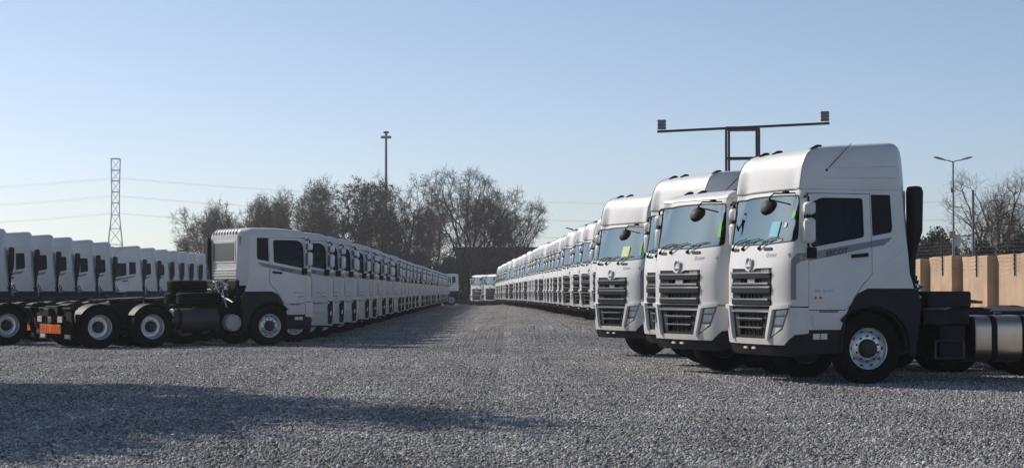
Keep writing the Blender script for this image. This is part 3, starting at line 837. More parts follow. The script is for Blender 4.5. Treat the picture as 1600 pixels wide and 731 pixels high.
# roofs ---------------------------------------------------------------
def roof_parts(levels, z0, ztop, hi):
    L = []
    us = list(np.linspace(0, UC, 15)) + list(np.linspace(UC + .15, ux(-1.85), 9))
    base = [P(u, 2.85) for u in us]
    half = [(p.x, p.y) for p in base] + [(-1.93, 1.125), (-1.99, 1.05), (-2.08, .93), (-2.12, .86), (-2.13, .45)]
    XF0, XR0 = -.30, -2.13
    full = half + [(x, -y) for x, y in reversed(half[1:])]
    rings = []
    for (k, xf, xr, sy) in levels:
        ring = []
        for x, y in full:
            t = (x - XR0) / (XF0 - XR0)
            xx = xr + (xf - xr) * t
            ring.append((xx, y * sy, z0 + k * (ztop(xx) - z0)))
        rings.append(ring)
    mb = MB(); mb.loft(rings)
    rf = Part('roof_fairing' if hi else 'roof', mb.mesh('roof', M['white'], 30), 'roof', 'roof'); L.append(rf)
    def roof_pt(i, lv): return Vector(rings[lv][i])
    # seams and creases on the fairing, ribs on the low roof
    if hi:
        for side in (0, 1):
            mbx = MB(); i = 13 if side == 0 else len(full) - 13
            mbx.tube([roof_pt(i, lv) + Vector((.004, .004 * (1 if side == 0 else -1), .002)) for lv in range(0, len(levels) - 2)], .0055, 5)
            rf.subs.append(Part('fairing_seam', mbx.mesh('fairing_seam', M['decal']), 'roof', 'roof'))
        for j, zz in enumerate((.35, .62)):
            for side in (0, 1):
                mbx = MB(); lv = 2 if j == 0 else 3
                idx = [k for k, p in enumerate(full) if p[0] < -.55 and p[0] > -1.9 and (p[1] > 0) == (side == 0)]
                mbx.tube([roof_pt(k, lv) for k in idx], .007, 4)
                rf.subs.append(Part('pressed_crease', mbx.mesh('pressed_crease', M['white']), 'roof', 'roof'))
    else:
        for k in range(9):
            yy = -.74 + .185 * k; mbx = MB()
            mbx.tube([(-2.143, yy, 2.86), (-2.135, yy, 2.93), (-2.09, yy, 2.985), (-1.98, yy * .98, 3.022), (-1.8, yy * .96, 3.034)], .022, 5)
            rf.subs.append(Part('roof_rib', mbx.mesh('roof_rib', M['white']), 'roof', 'roof'))
    # marker lamps
    top = len(levels) - (3 if hi else 2)
    xs = [(-.72, 0), (-.34, 0), (.66, 0), (.74, 0)]
    for q, _ in xs:
        ring = rings[top]
        p = min((Vector(c) for c in ring if c[0] > -1.6), key=lambda c: abs(c.y - q * 1.25))
        mbx = MB(); mbx.loft([[(p.x - .10, p.y - .03, p.z + .0), (p.x - .10, p.y + .03, p.z + .0), (p.x - .10, p.y + .03, p.z + .045), (p.x - .10, p.y - .03, p.z + .045)],
                              [(p.x - .04, p.y - .04, p.z - .01), (p.x - .04, p.y + .04, p.z - .01), (p.x - .04, p.y + .035, p.z + .05), (p.x - .04, p.y - .035, p.z + .05)],
                              [(p.x + .06, p.y - .02, p.z - .03), (p.x + .06, p.y + .02, p.z - .03), (p.x + .06, p.y + .015, p.z + .0), (p.x + .06, p.y - .015, p.z + .0)]])
        L.append(Part('marker_lamp', mbx.mesh('marker_lamp', M['black']), 'roof', 'roof'))
    mbx = MB()
    b = Vector((-.72, 1.135, 3.13)) if hi else Vector((-.55, .95, z0 + .12))
    mbx.lathe([(.03, 0), (.03, .01), (.018, .03), (0, .035)], 10, b, 'y')
    mbx.tube([b + Vector((0, .02, 0)), b + Vector((-.20, .03, .20)), b + Vector((-.40, .02, .40))], .007, 5, .004)
    L.append(Part('antenna', mbx.mesh('antenna', M['black']), 'roof', 'roof'))
    return L
HI_LV = [(0, -.286, -2.135, 1.004), (.03, -.276, -2.132, 1.008), (.25, -.296, -2.125, 1.004), (.48, -.323, -2.115, .995), (.66, -.365, -2.105, .985), (.80, -.425, -2.090, .97), (.895, -.51, -2.065, .945), (.95, -.62, -2.030, .915), (.985, -.79, -1.980, .86), (1.0, -1.1, -1.900, .76)]
LO_LV = [(0, -.29, -2.135, 1.004), (.3, -.32, -2.130, .995), (.58, -.39, -2.110, .975), (.8, -.49, -2.070, .945), (.93, -.63, -2.010, .90), (1.0, -.85, -1.900, .80)]
hi_roof = roof_parts(HI_LV, 2.853, lambda x: 3.50 + .085 * min(1, max(0, (-x - .7) / 1.3)), True)
mid_roof = roof_parts(LO_LV, 2.853, lambda x: 2.99 + .05 * min(1, max(0, (-x - .3) / .9)), False)

def papers(kind):
    L = []
    def sheet(m, u0, u1, z0, z1, name='paper_sheet'):
        mb = MB(); patch(mb, [(u0, z0), (u1, z0), (u1 + .01, z1), (u0 + .01, z1)], [], .004, .003, .2)
        L.append(Part(name, mb.mesh(name, m), 'paper', 'glass'))
    if kind == 1:
        sheet(M['cyan'], .46, .72, 2.16, 2.39); sheet(M['green'], 1.02, 1.16, 2.42, 2.54, 'inspection_sticker'); sheet(M['lime'], .18, .28, 2.53, 2.74, 'paper_strip')
        sheet(M['reflector'], .84, .90, 2.30, 2.37, 'small_sticker'); sheet(M['reflector'], .74, .86, 2.10, 2.13, 'small_sticker')
    if kind == 2:
        sheet(M['green'], 1.04, 1.14, 2.22, 2.47, 'inspection_sticker')
    if kind == 4:
        sheet(M['lime'], .30, .62, 2.14, 2.36); sheet(M['green'], 1.04, 1.12, 2.15, 2.38, 'inspection_sticker')
    return L

def painted_corners(parts):
    out = []; sides = [1, -1]
    for p in parts:
        if p.name != 'bumper_corner': out.append(p); continue
        sg = sides.pop(0); mb = MB()
        patch(mb, [(uy(1.05), .44), (UD, .46), (ux(-.885), .47), (ux(-.90), .795), (UD + .004, .795), (UD + .004, .745), (uy(1.19), .715), (uy(1.10), .63), (uy(1.05), .585)], [], .0, .05, .07, sg < 0)
        out.append(Part('bumper_corner', mb.mesh('bumper_corner', M['white']), 'bumper', 'cab'))
        mb = MB(); patch(mb, [(UD - .15, .50), (UD - .02, .50), (UD + .01, 1.02), (UD - .06, 1.12), (UD - .15, 1.12)], [], .02, .03, .1, sg < 0)  # dark upright strip laid over the white bumper corner
        out.append(Part('corner_strip', mb.mesh('corner_strip', M['plastic']), 'bumper', 'grille'))
    return [p for p in out if p.name != 'step_reflector']
ch_long = chassis(3.9)
ch_short = chassis(3.2)
KIT = {'high': cab_parts + hi_roof + ch_long, 'mid': cab_parts + mid_roof + ch_short}
KIT['painted'] = painted_corners(KIT['mid'])

# joined versions for the trucks that stand too far away to show every piece
def join_group(parts):
    bm = bmesh.new(); mats = []
    def rec(p, mtx):
        m2 = mtx @ Matrix.Translation(p.loc) @ Euler(p.rot).to_matrix().to_4x4()
        n0 = len(bm.faces); v0 = len(bm.verts)
        bm.from_mesh(p.mesh)
        bm.faces.ensure_lookup_table(); bm.verts.ensure_lookup_table()
        remap = []
        for k in p.mesh.materials:
            if k not in mats: mats.append(k)
            remap.append(mats.index(k))
        for f in bm.faces[n0:]: f.material_index = remap[f.material_index]
        for v in bm.verts[v0:]: v.co = m2 @ v.co
    for p, mtx in parts: rec(p, mtx)
    return bm, mats
def flat(parts, attr):
    groups = {}
    for p in parts:
        groups.setdefault(getattr(p, attr), []).append((p, Matrix()))
        m2 = Matrix.Translation(p.loc) @ Euler(p.rot).to_matrix().to_4x4()
        for s in p.subs: groups.setdefault(getattr(s, attr), []).append((s, m2))
    out = []
    for g, lst in groups.items():
        bm, mats = join_group(lst)
        me = bpy.data.meshes.new(g); bm.to_mesh(me); bm.free()
        for k in mats: me.materials.append(k)
        out.append(Part(g, me, g, g))
    return out
SPLIT = {'door', 'door_mirror', 'front_wheel', 'rear_wheel', 'fuel_tank', 'headlight', 'wheel_arch', 'mudguard', 'mudflap', 'tail_light', 'side_window', 'wiper', 'marker_lamp'}
def mid_kit(parts):
    """parts joined to about two dozen, pairs kept apart by side"""
    singles = {}; rest = []
    for p in parts:
        if p.mid in ('front_wheel', 'rear_wheel', 'door_mirror', 'door', 'fuel_tank', 'headlight'):
            cx = Vector(p.loc) + (sum((v.co for v in p.mesh.vertices), Vector()) / len(p.mesh.vertices) if p.loc == (0, 0, 0) else Vector())
            key = (p.mid, cx.y > 0, round(p.loc[0], 1))
            singles.setdefault(key, []).append(p)
        else: rest.append(p)
    out = flat(rest, 'mid')
    for (g, _, _), lst in singles.items():
        out += flat_one(lst, g)
    return out
def flat_one(lst, g):
    items = []; glass = []
    for p in lst:
        items.append((p, Matrix()))
        m2 = Matrix.Translation(p.loc) @ Euler(p.rot).to_matrix().to_4x4()
        for s in p.subs: (glass if s.mid == 'side_window' else items).append((s, m2))
    res = []
    for nm, its in ((g, items), ('side_window', glass)):
        if not its: continue
        bm, mats = join_group(its)
        me = bpy.data.meshes.new(nm); bm.to_mesh(me); bm.free()
        for k in mats: me.materials.append(k)
        res.append(Part(nm, me, nm, nm))
    return res
MIDKIT = {k: mid_kit(v) for k, v in KIT.items()}
FARKIT = {k: flat(v, 'far') for k, v in KIT.items()}

def obj(name, mesh, parent=None, loc=(0, 0, 0), rot=(0, 0, 0)):
    o = bpy.data.objects.new(name, mesh)
    COL.objects.link(o)
    o.location = loc; o.rotation_euler = rot
    if parent: o.parent = parent
    return o
def tag(o, label=None, cat=None, group=None, kind=None):
    if label: o['label'] = label
    if cat: o['category'] = cat
    if group: o['group'] = group
    if kind: o['kind'] = kind
    return o
def thing(name, label, cat, loc=(0, 0, 0), rz=0.0, group=None):
    o = bpy.data.objects.new(name, None); COL.objects.link(o)
    o.empty_display_size = .3
    o.location = loc; o.rotation_euler = (0, 0, rz)
    return tag(o, label, cat, group)

# ------------------------------------------------------------------ ground
def smooth01(a, b, x):
    t = np.clip((x - a) / (b - a), 0, 1); return t * t * (3 - 2 * t)
def gz(X, Y):
    X = np.asarray(X, float); Y = np.asarray(Y, float)
    rise = .24 * smooth01(47, 60, Y) * smooth01(-3.2, 1.8, X)
    dip = -.05 * smooth01(36, 44, Y) * (1 - smooth01(-3.2, 1.8, X))
    dip2 = -.05 * smooth01(37, 42, Y) * (1 - smooth01(45, 49, Y)) * smooth01(-3.2, 1.8, X)
    return rise + dip + dip2
def gwave(X, Y):
    X = np.asarray(X, float); Y = np.asarray(Y, float)
    return .010 * np.sin(X * .5 + .7 * np.sin(Y * .3)) * np.sin(Y * .6 + 1.3 * np.sin(X * .25))
def g1(x, y): return float(gz(x, y))

def gravel_material(name, use_attr):
    m, nt, b = new_mat(name)
    b.inputs['Roughness'].default_value = 0.8
    b.inputs['Specular IOR Level'].default_value = 0.3
    tc = nt.nodes.new('ShaderNodeTexCoord')
    geo = nt.nodes.new('ShaderNodeNewGeometry')
    n = nt.nodes.new('ShaderNodeTexNoise'); n.inputs['Scale'].default_value = 0.35; n.inputs['Detail'].default_value = 5
    nt.links.new(geo.outputs['Position'], n.inputs['Vector'])
    if use_attr:
        at = nt.nodes.new('ShaderNodeAttribute'); at.attribute_name = 'shade'
        src = at.outputs['Fac']
    else:
        v = nt.nodes.new('ShaderNodeTexVoronoi'); v.inputs['Scale'].default_value = 26
        nt.links.new(geo.outputs['Position'], v.inputs['Vector'])
        sp = nt.nodes.new('ShaderNodeSeparateColor'); nt.links.new(v.outputs['Color'], sp.inputs[0])
        src = sp.outputs[0]
        bp = nt.nodes.new('ShaderNodeBump'); bp.inputs['Strength'].default_value = 1.0; bp.inputs['Distance'].default_value = 0.03
        bp.invert = True
        nt.links.new(v.outputs['Distance'], bp.inputs['Height']); nt.links.new(bp.outputs[0], b.inputs['Normal'])
    r = nt.nodes.new('ShaderNodeValToRGB')
    e = r.color_ramp.elements
    e[0].position = 0.0; e[0].color = (0.08, 0.078, 0.076, 1)
    e[1].position = 1.0; e[1].color = (0.75, 0.725, 0.69, 1)
    k = e.new(.5); k.color = (0.345, 0.334, 0.322, 1)
    nt.links.new(src, r.inputs[0])
    mx = nt.nodes.new('ShaderNodeMix'); mx.data_type = 'RGBA'; mx.blend_type = 'MULTIPLY'
    mx.inputs[0].default_value = 1.0
    r2 = nt.nodes.new('ShaderNodeValToRGB')
    r2.color_ramp.elements[0].position = .38; r2.color_ramp.elements[0].color = (.68, .67, .67, 1)
    r2.color_ramp.elements[1].position = .6; r2.color_ramp.elements[1].color = (1.0, 1.0, 1.0, 1)
    mp = nt.nodes.new('ShaderNodeMapping'); mp.inputs['Scale'].default_value = (.55, .09, 1)
    nt.links.new(geo.outputs['Position'], mp.inputs['Vector'])
    n3 = nt.nodes.new('ShaderNodeTexNoise'); n3.inputs['Scale'].default_value = 1.0; n3.inputs['Detail'].default_value = 4
    nt.links.new(mp.outputs[0], n3.inputs['Vector'])
    av = nt.nodes.new('ShaderNodeMath'); av.operation = 'ADD'; nt.links.new(n.outputs[0], av.inputs[0]); nt.links.new(n3.outputs[0], av.inputs[1])
    hf = nt.nodes.new('ShaderNodeMath'); hf.operation = 'MULTIPLY'; hf.inputs[1].default_value = .5; nt.links.new(av.outputs[0], hf.inputs[0])
    nt.links.new(hf.outputs[0], r2.inputs[0])
    nt.links.new(r.outputs[0], mx.inputs[6]); nt.links.new(r2.outputs[0], mx.inputs[7])
    nt.links.new(mx.outputs[2], b.inputs['Base Color'])
    return m
M['gravel_sheet'] = gravel_material('gravel_sheet', False)
M['gravel_stone'] = gravel_material('gravel_stone', True)

def grid_mesh(name, xs, ys, f, m):
    XX, YY = np.meshgrid(xs, ys); ZZ = f(XX, YY)
    nx, ny = len(xs), len(ys)
    co = np.stack([XX, YY, ZZ], -1).reshape(-1, 3)
    idx = np.arange(nx * ny).reshape(ny, nx)
    q = np.stack([idx[:-1, :-1], idx[:-1, 1:], idx[1:, 1:], idx[1:, :-1]], -1).reshape(-1, 4)
    me = bpy.data.meshes.new(name)
    me.from_pydata(co.tolist(), [], q.tolist())
    me.materials.append(m)
    me.polygons.foreach_set('use_smooth', [True] * len(me.polygons))
    return me
xs = np.unique(np.concatenate([[-700, -400, -150, -60], np.arange(-30, 31, .8), [60, 150, 400, 700]]))
ys = np.unique(np.concatenate([[-60, -10], np.arange(0, 80, .8), np.arange(80, 260, 10), [300, 450, 700, 950]]))
gnd = obj('ground', grid_mesh('ground', xs, ys, lambda X, Y: gz(X, Y) + gwave(X, Y) * (Y < 70) - .03 * (Y < 190), M['gravel_sheet']))
tag(gnd, kind='structure')

# crushed stone: a few tiles of loose stones set out over the near yard
def stone_tile(seed, size, n):
    r = np.random.default_rng(seed)
    t = (1 + 5 ** .5) / 2
    iv = np.array([(-1, t, 0), (1, t, 0), (-1, -t, 0), (1, -t, 0), (0, -1, t), (0, 1, t), (0, -1, -t), (0, 1, -t), (t, 0, -1), (t, 0, 1), (-t, 0, -1), (-t, 0, 1)], float)
    iv /= np.linalg.norm(iv[0])
    fi = np.array([(0, 11, 5), (0, 5, 1), (0, 1, 7), (0, 7, 10), (0, 10, 11), (1, 5, 9), (5, 11, 4), (11, 10, 2), (10, 7, 6), (7, 1, 8), (3, 9, 4), (3, 4, 2), (3, 2, 6), (3, 6, 8), (3, 8, 9), (4, 9, 5), (2, 4, 11), (6, 2, 10), (8, 6, 7), (9, 8, 1)])
    pos = np.column_stack([r.uniform(-size / 2, size / 2, n), r.uniform(-size / 2, size / 2, n), np.zeros(n)])
    sz = r.lognormal(math.log(.0098), .34, n)
    V = iv[None] * r.uniform(.62, 1.25, (n, 12, 1)) * r.uniform(.6, 1.3, (n, 1, 3)) * sz[:, None, None]
    q = r.normal(size=(n, 4)); q /= np.linalg.norm(q, axis=1)[:, None]
    w, x, y, z = q.T
    Rm = np.stack([np.stack([1 - 2 * (y * y + z * z), 2 * (x * y - z * w), 2 * (x * z + y * w)], -1), np.stack([2 * (x * y + z * w), 1 - 2 * (x * x + z * z), 2 * (y * z - x * w)], -1), np.stack([2 * (x * z - y * w), 2 * (y * z + x * w), 1 - 2 * (x * x + y * y)], -1)], 1)
    V = np.einsum('nij,nkj->nki', Rm, V)
    pos[:, 2] = sz * .3 + r.uniform(-.014, .011, n)
    V = (V + pos[:, None, :]).reshape(-1, 3)
    F = (fi[None] + (np.arange(n) * 12)[:, None, None]).reshape(-1, 3)
    me = bpy.data.meshes.new('stones')
    me.vertices.add(len(V)); me.vertices.foreach_set('co', V.ravel())
    me.loops.add(F.size); me.loops.foreach_set('vertex_index', F.ravel().astype(np.int32))
    me.polygons.add(len(F)); me.polygons.foreach_set('loop_start', np.arange(0, F.size, 3, dtype=np.int32))
    me.update(calc_edges=True)
    a = me.attributes.new('shade', 'FLOAT', 'POINT')
    a.data.foreach_set('value', np.repeat(np.clip(r.normal(.5, .27, n), 0, 1), 12).astype(np.float32))
    me.materials.append(M['gravel_stone'])
    return me
TILE = 1.6
stones = bpy.data.collections.new('stone_tiles')
for k in range(2):
    so = bpy.data.objects.new('stone_tile', stone_tile(20 + k, TILE + .16, 13500)); stones.objects.link(so)
pts = []; rots = []
for j in range(8, 122):
    y = (j + .5) * TILE
    hw = .262 * (y + 1) + 1.2
    n = int(math.ceil(hw / TILE))
    for i in range(-n if y < 70 else -7, n if y < 70 else 4):
        x = (i + .5) * TILE
        pts.append((x, y, float(gz(x, y) + gwave(x, y))))
        ex = float(gz(x + .5, y) + gwave(x + .5, y) - gz(x - .5, y) - gwave(x - .5, y)); ey = float(gz(x, y + .5) + gwave(x, y + .5) - gz(x, y - .5) - gwave(x, y - .5))
        k = random.randrange(4)
        rots.append((k, ex, ey))
pm = bpy.data.meshes.new('gravel'); pm.from_pydata(pts, [], [])
ra = pm.attributes.new('turn', 'FLOAT_VECTOR', 'POINT')
rv = []
for k, ex, ey in rots:
    nrm = Vector((-ex, -ey, 1)).normalized()
    qt = Vector((0, 0, 1)).rotation_difference(nrm) @ Euler((0, 0, k * math.pi / 2)).to_quaternion()
    e = qt.to_euler(); rv += [e.x, e.y, e.z]
ra.data.foreach_set('vector', rv)
gv = obj('gravel', pm); tag(gv, 'grey crushed stone spread loose over the yard', 'gravel', kind='stuff')
ng = bpy.data.node_groups.new('spread_stones', 'GeometryNodeTree')
ng.interface.new_socket('Geometry', in_out='INPUT', socket_type='NodeSocketGeometry')
ng.interface.new_socket('Geometry', in_out='OUTPUT', socket_type='NodeSocketGeometry')
gi = ng.nodes.new('NodeGroupInput'); go = ng.nodes.new('NodeGroupOutput')
ip = ng.nodes.new('GeometryNodeInstanceOnPoints'); ci = ng.nodes.new('GeometryNodeCollectionInfo')
ci.inputs['Collection'].default_value = stones; ci.inputs['Separate Children'].default_value = True; ci.inputs['Reset Children'].default_value = True
na = ng.nodes.new('GeometryNodeInputNamedAttribute'); na.data_type = 'FLOAT_VECTOR'; na.inputs['Name'].default_value = 'turn'
ng.links.new(gi.outputs[0], ip.inputs['Points']); ng.links.new(ci.outputs[0], ip.inputs['Instance'])
ip.inputs['Pick Instance'].default_value = True
ng.links.new(na.outputs['Attribute'], ip.inputs['Rotation']); ng.links.new(ip.outputs[0], go.inputs[0])
md = gv.modifiers.new('spread', 'NODES'); md.node_group = ng

# ------------------------------------------------------------------ the trucks
ORD = 'zeroth first second third fourth fifth sixth seventh eighth ninth tenth eleventh twelfth thirteenth fourteenth fifteenth sixteenth seventeenth eighteenth nineteenth twentieth'.split()
TENS = {20: 'twenty', 30: 'thirty', 40: 'forty'}
def ordinal(n):
    if n <= 20: return ORD[n]
    t, r_ = n // 10 * 10, n % 10
    return {30: 'thirtieth', 40: 'fortieth'}[t] if r_ == 0 else TENS[t] + '-' + ORD[r_]
TINY = ('grille_bars', 'wheel_nuts', 'hand_holes', 'chevron', 'cap_bolts')
def truck(kind, lod, x, y, yaw, label, group, extra=(), skip=(), dz=0.0):
    root = thing('tractor_truck', label, 'truck', (x, y, g1(x, y) + dz + .012), R(yaw), group)
    kit = {'full': KIT, 'mid': MIDKIT, 'far': FARKIT}[lod][kind]
    for p in list(kit) + list(extra):
        if p.name in skip: continue
        o = obj(p.name, p.mesh, root, p.loc, p.rot)
        for s in p.subs:
            if s.name in skip: continue
            so = obj(s.name, s.mesh, o, s.loc, s.rot)
            if s.name in TINY: so['kind'] = 'stuff'
    return root
PHI = 17.0
GR = 'trucks parked nose-out along the tan wall side'
PLAIN = ('corner_decal', 'door_lettering', 'script_badge')
truck('high', 'full', 3.58, 30.95, 180 + PHI, 'nearest white high-roof tractor truck, blue sheet behind windscreen and ESCOT lettering on door', GR, papers(1))
truck('mid', 'full', 2.73, 33.8, 180 + PHI + 5, 'white low-roof tractor truck beside the nearest high-roof one, green strip on windscreen', GR, papers(2), ('corner_decal',))
truck('high', 'full', 2.72, 37.3, 180 + PHI + 3, 'white high-roof tractor truck mostly hidden behind the low-roof truck', GR, ())
truck('high', 'full', 2.13, 44.2, 180 + PHI + 5, 'white high-roof tractor truck standing alone with gravel gap behind, pale lime sheet in windscreen', GR, papers(4))
y = 63.3; n = 5
while y < 181.5:
    x = 2.82 - .0337 * (y - 64)
    lod = 'mid' if y < 88 else 'far'
    truck('high', lod, x + random.uniform(-.14, .14), y + random.uniform(-.12, .12), 180 + PHI + 5 + random.uniform(-1.3, 1.3), 'white high-roof tractor truck, %s of the long row on the tan wall side' % ordinal(n), GR)
    n += 1; y += 3.05
GL = 'trucks parked nose-out on the pylon side of the lane'
PSI = 31
truck('mid', 'full', -5.68, 54.75, PSI, 'white low-roof tractor truck with orange chevron board and bare rear chassis', GL, (), ('script_badge',))
lx = {2: (-5.40, 58.0), 3: (-5.32, 61.0), 4: (-5.18, 64.1)}
y = 64.1; n = 2
while y < 189:
    if n in lx: x, y = lx[n]
    else:
        y += 3.2; x = -5.16 - .0095 * (y - 58) + random.uniform(-.15, .15)
    truck('painted', 'mid' if y < 92 else 'far', x, y + random.uniform(-.12, .12), PSI + random.uniform(-1.3, 1.3), 'white low-roof truck, %s of the row headed by the chevron board truck' % ordinal(n), GL)
    n += 1
GB = 'trucks parked facing away behind the chevron board truck'
LLZ = [51.6, 55.5, 59.4, 63.3, 67.2, 71.1, 75.1, 78.8, 82.4, 86.7, 90.6, 98.4, 102.8, 107, 110.5, 114, 117.6, 121.2]
for k, cz in enumerate(LLZ):
    cx = float(np.interp(cz, [51, 71, 90, 107, 122], [-17.2, -17.4, -17.56, -17.75, -17.9]))
    truck('high', 'mid' if cz > 70 or k == 0 else 'far', cx - 2.41, cz + .05, 180 + 26, 'white high-roof truck facing away, %s of the row behind the chevron board truck' % ordinal(k + 1), GB)
GE = 'trucks closing the far end of the lane'
for k, (x, y) in enumerate(((-.85, 187.6), (-2.05, 190.4), (-3.35, 193.2))):
    truck('mid', 'mid', x, y, 180 + 36, ['white truck at lane end, tucked against the long high-roof row', 'white truck at lane end, middle one of three showing grilles', 'white truck at lane end, farthest from the high-roof row'][k], GE, (), (), -.10)
truck('mid', 'mid', -7.45, 199.5, 180 + 14, 'white truck at lane end facing away, under the bare trees', GE)

# loose tyres stacked on the bare chassis
def loose_tyre(x, y, z, label):
    t = thing('loose_tyre', label, 'tyre', (x, y, z), 0, 'loose tyres lying on the bare chassis')
    obj('tyre', TYRE, t, (0, 0, 0), (R(90), 0, 0))
    obj('rim', FRIM, t, (0, 0, 0), (R(90), 0, 0))
def on_truck(lx_, ly_, x0=-5.68, y0=54.75, yaw=PSI):
    c, s = math.cos(R(yaw)), math.sin(R(yaw)); return x0 + c * lx_ - s * ly_, y0 + s * lx_ + c * ly_
zb = g1(-5.68, 54.75) + 1.065 + .16
a = on_truck(-3.05, -.35); loose_tyre(a[0], a[1], zb, 'loose black tyre lying lowest on bare chassis behind the cab')
a = on_truck(-2.95, .75); loose_tyre(a[0], a[1], zb, 'loose black tyre lying on far rail of bare chassis')
a = on_truck(-3.10, .18); loose_tyre(a[0], a[1], zb + .315, 'loose black tyre lying on top of the other two')

# ------------------------------------------------------------------ wall and electric fence beyond the near truck
M['plaster'] = mat('tan_plaster', (0.54, 0.37, 0.24), 0.9, col2=(0.40, 0.275, 0.18), scale=1.1, bump=0.5, bscale=9)
wall = thing('boundary_wall', 'tan plastered boundary wall in stepped bays beyond the near truck', 'wall', (13.5, 60, 0))
fence = thing('electric_fence', 'dark posts carrying electric fence wires along the tan wall top', 'fence', (13.5, 60, 2.4))
M['post'] = mat('dark_post', (.03, .03, .032), .6)
M['wire'] = mat('fence_wire', (.09, .09, .09), .5, metal=.6)
bays = []
yy = 84.0; xw = 12.1
while yy > 40:
    L_ = 3.45; bays.append((xw, yy - L_, yy)); yy -= L_; xw += .29
for i, (xw, y0, y1) in enumerate(bays):
    h = 2.42 + g1(13, y0) + (.05 if i % 2 else 0) - .25
    mb = MB(); rs = []
    n = 7
    for k in range(n + 1):
        yk = y0 + (y1 - y0) * k / n; hh = h + random.uniform(-.012, .012)
        rs.append([(xw, yk, 0), (xw + random.uniform(-.01, .01), yk, hh * .5), (xw + random.uniform(-.012, .012), yk, hh - .03), (xw + .03, yk, hh), (xw + .5, yk, hh), (xw + .53, yk, hh - .03), (xw + .53, yk, 0)])
    mb.loft(rs)
    o = obj('wall_bay', mb.mesh('wall_bay', M['plaster'], 40), wall, (-13.5, -60, 0))
    yp = y0 + 1.2
    mb = MB(); mb.box(xw - .055, xw - .015, yp - .02, yp + .02, h - .62, h + .50, .004)
    for q in range(8): mb.box(xw - .075, xw - .05, yp - .015, yp + .015, h - .42 + q * .12, h - .38 + q * .12, .003)
    obj('post', mb.mesh('post', M['post']), fence, (-13.5, -60, -2.4))
for q in range(9):
    mb = MB(); mb.tube([(xw - .06, y0 + 1.2, 2.42 - .25 + g1(13, y0) - .40 + q * .11) for (xw, y0, y1) in bays], .003, 4)
    obj('wire', mb.mesh('wire', M['wire']), fence, (-13.5, -60, -2.4))

# ------------------------------------------------------------------ lamps and masts
M['galv'] = mat('galvanised_steel', (.34, .34, .35), .5, metal=.5, var=.2)
M['rust'] = mat('dark_red_oxide', (.075, .04, .035), .7, var=.3)
M['lampgrey'] = mat('lamp_housing', (.16, .16, .17), .5)
# double street lamp behind the wall
sx, sy = 690 / 3210 * 76, 76.0
sl = thing('street_lamp', 'double-headed street lamp on thin pole behind the tan wall', 'street lamp', (sx, sy, 0))
zt = CAM_H + (454 - 252) / 3210 * 76
mb = MB(); mb.tube([(0, 0, 0), (0, 0, zt)], .055, 8, .035); obj('pole', mb.mesh('pole', M['galv']), sl)
for s in (-1, 1):
    mb = MB(); mb.tube([(0, 0, zt - .02), (s * .18, 0, zt + .03), (s * .34, 0, zt + .05)], .022, 6); arm_ = obj('arm', mb.mesh('arm', M['galv']), sl)
    mb = MB(); rs = []
    for t, w_, h_ in ((0, .03, .025), (.08, .06, .04), (.25, .09, .055), (.38, .06, .035), (.42, .02, .015)):
        cx = s * (.30 + t); cz = zt + .05 + t * .25
        rs.append([(cx, -w_, cz), (cx, 0, cz + h_), (cx, w_, cz), (cx, 0, cz - h_ * .6)])
    mb.loft(rs); obj('lamp_head', mb.mesh('lamp_head', M['lampgrey']), sl)
mb = MB(); mb.box(.02, .26, -.05, -.02, 3.05, 3.45, .01); obj('sign_plate', mb.mesh('sign_plate', mat('white_plate', (.6, .6, .6), .5)), sl)
mb = MB(); mb.box(-.16, .06, -.07, -.05, 3.30, 3.58, .01); obj('orange_plate', mb.mesh('orange_plate', mat('faded_orange_plate', (.65, .33, .16), .6)), sl)
mb = MB(); mb.tube([(-.06, -.02, zt - 1.1), (-.09, -.02, zt - .8), (-.06, -.02, zt - .7)], .015, 5); mb.box(-.09, -.03, -.05, .03, zt - 1.15, zt - 1.0, .01); obj('cable_clip', mb.mesh('cable_clip', M['lampgrey']), sl)
# plain pole beside it
px_, py_ = 721 / 3210 * 72, 72.0
zt = CAM_H + (454 - 299) / 3210 * 72
pp = thing('steel_pole', 'plain dark steel pole right of the double street lamp', 'pole', (px_, py_, 0))
mb = MB(); mb.tube([(0, 0, 0), (0, 0, zt)], .05, 8, .045); obj('shaft', mb.mesh('shaft', M['lampgrey']), pp)
mb = MB(); mb.lathe([(.055, zt), (.055, zt + .02), (.03, zt + .05), (0, zt + .06)], 8, (0, 0, 0), 'z'); obj('cap', mb.mesh('cap', M['lampgrey']), pp)
# floodlight gantry
gx, gy = 361 / 3210 * 100, 100.0
s1 = 3210 / 100
gt = thing('floodlight_gantry', 'dark red floodlight gantry with long crossbar above the trucks', 'gantry', (gx, gy, 0), R(-13))
def hz(ypx): return CAM_H + (454 - ypx) / s1
TZ = hz(200); BZ = hz(247.5)
for (a, b) in ((-.74, -.55), (-.74, .55), (.74, -.55), (.74, .55)):
    mb = MB(); mb.tube([(a, b, 0), (a, b, TZ)], .065, 6); obj('leg', mb.mesh('leg', M['rust']), gt)
mb = MB()
for z in (TZ, BZ):
    mb = MB(); mb.tube([(-.74, -.55, z), (.74, -.55, z)], .05, 6); mb.tube([(-.74, .55, z), (.74, .55, z)], .05, 6); mb.tube([(-.74, -.55, z), (-.74, .55, z)], .05, 6); mb.tube([(.74, -.55, z), (.74, .55, z)], .05, 6)
    obj('ring_beam', mb.mesh('ring_beam', M['rust']), gt)
mb = MB(); mb.box(-.72, .72, -.53, .53, TZ - .12, TZ + .05, .01); obj('platform', mb.mesh('platform', M['rust']), gt)
mb = MB(); mb.tube([(-4.2, 0, TZ - .10), (4.2, 0, TZ + .16)], .07, 6); obj('crossbar', mb.mesh('crossbar', M['rust']), gt)
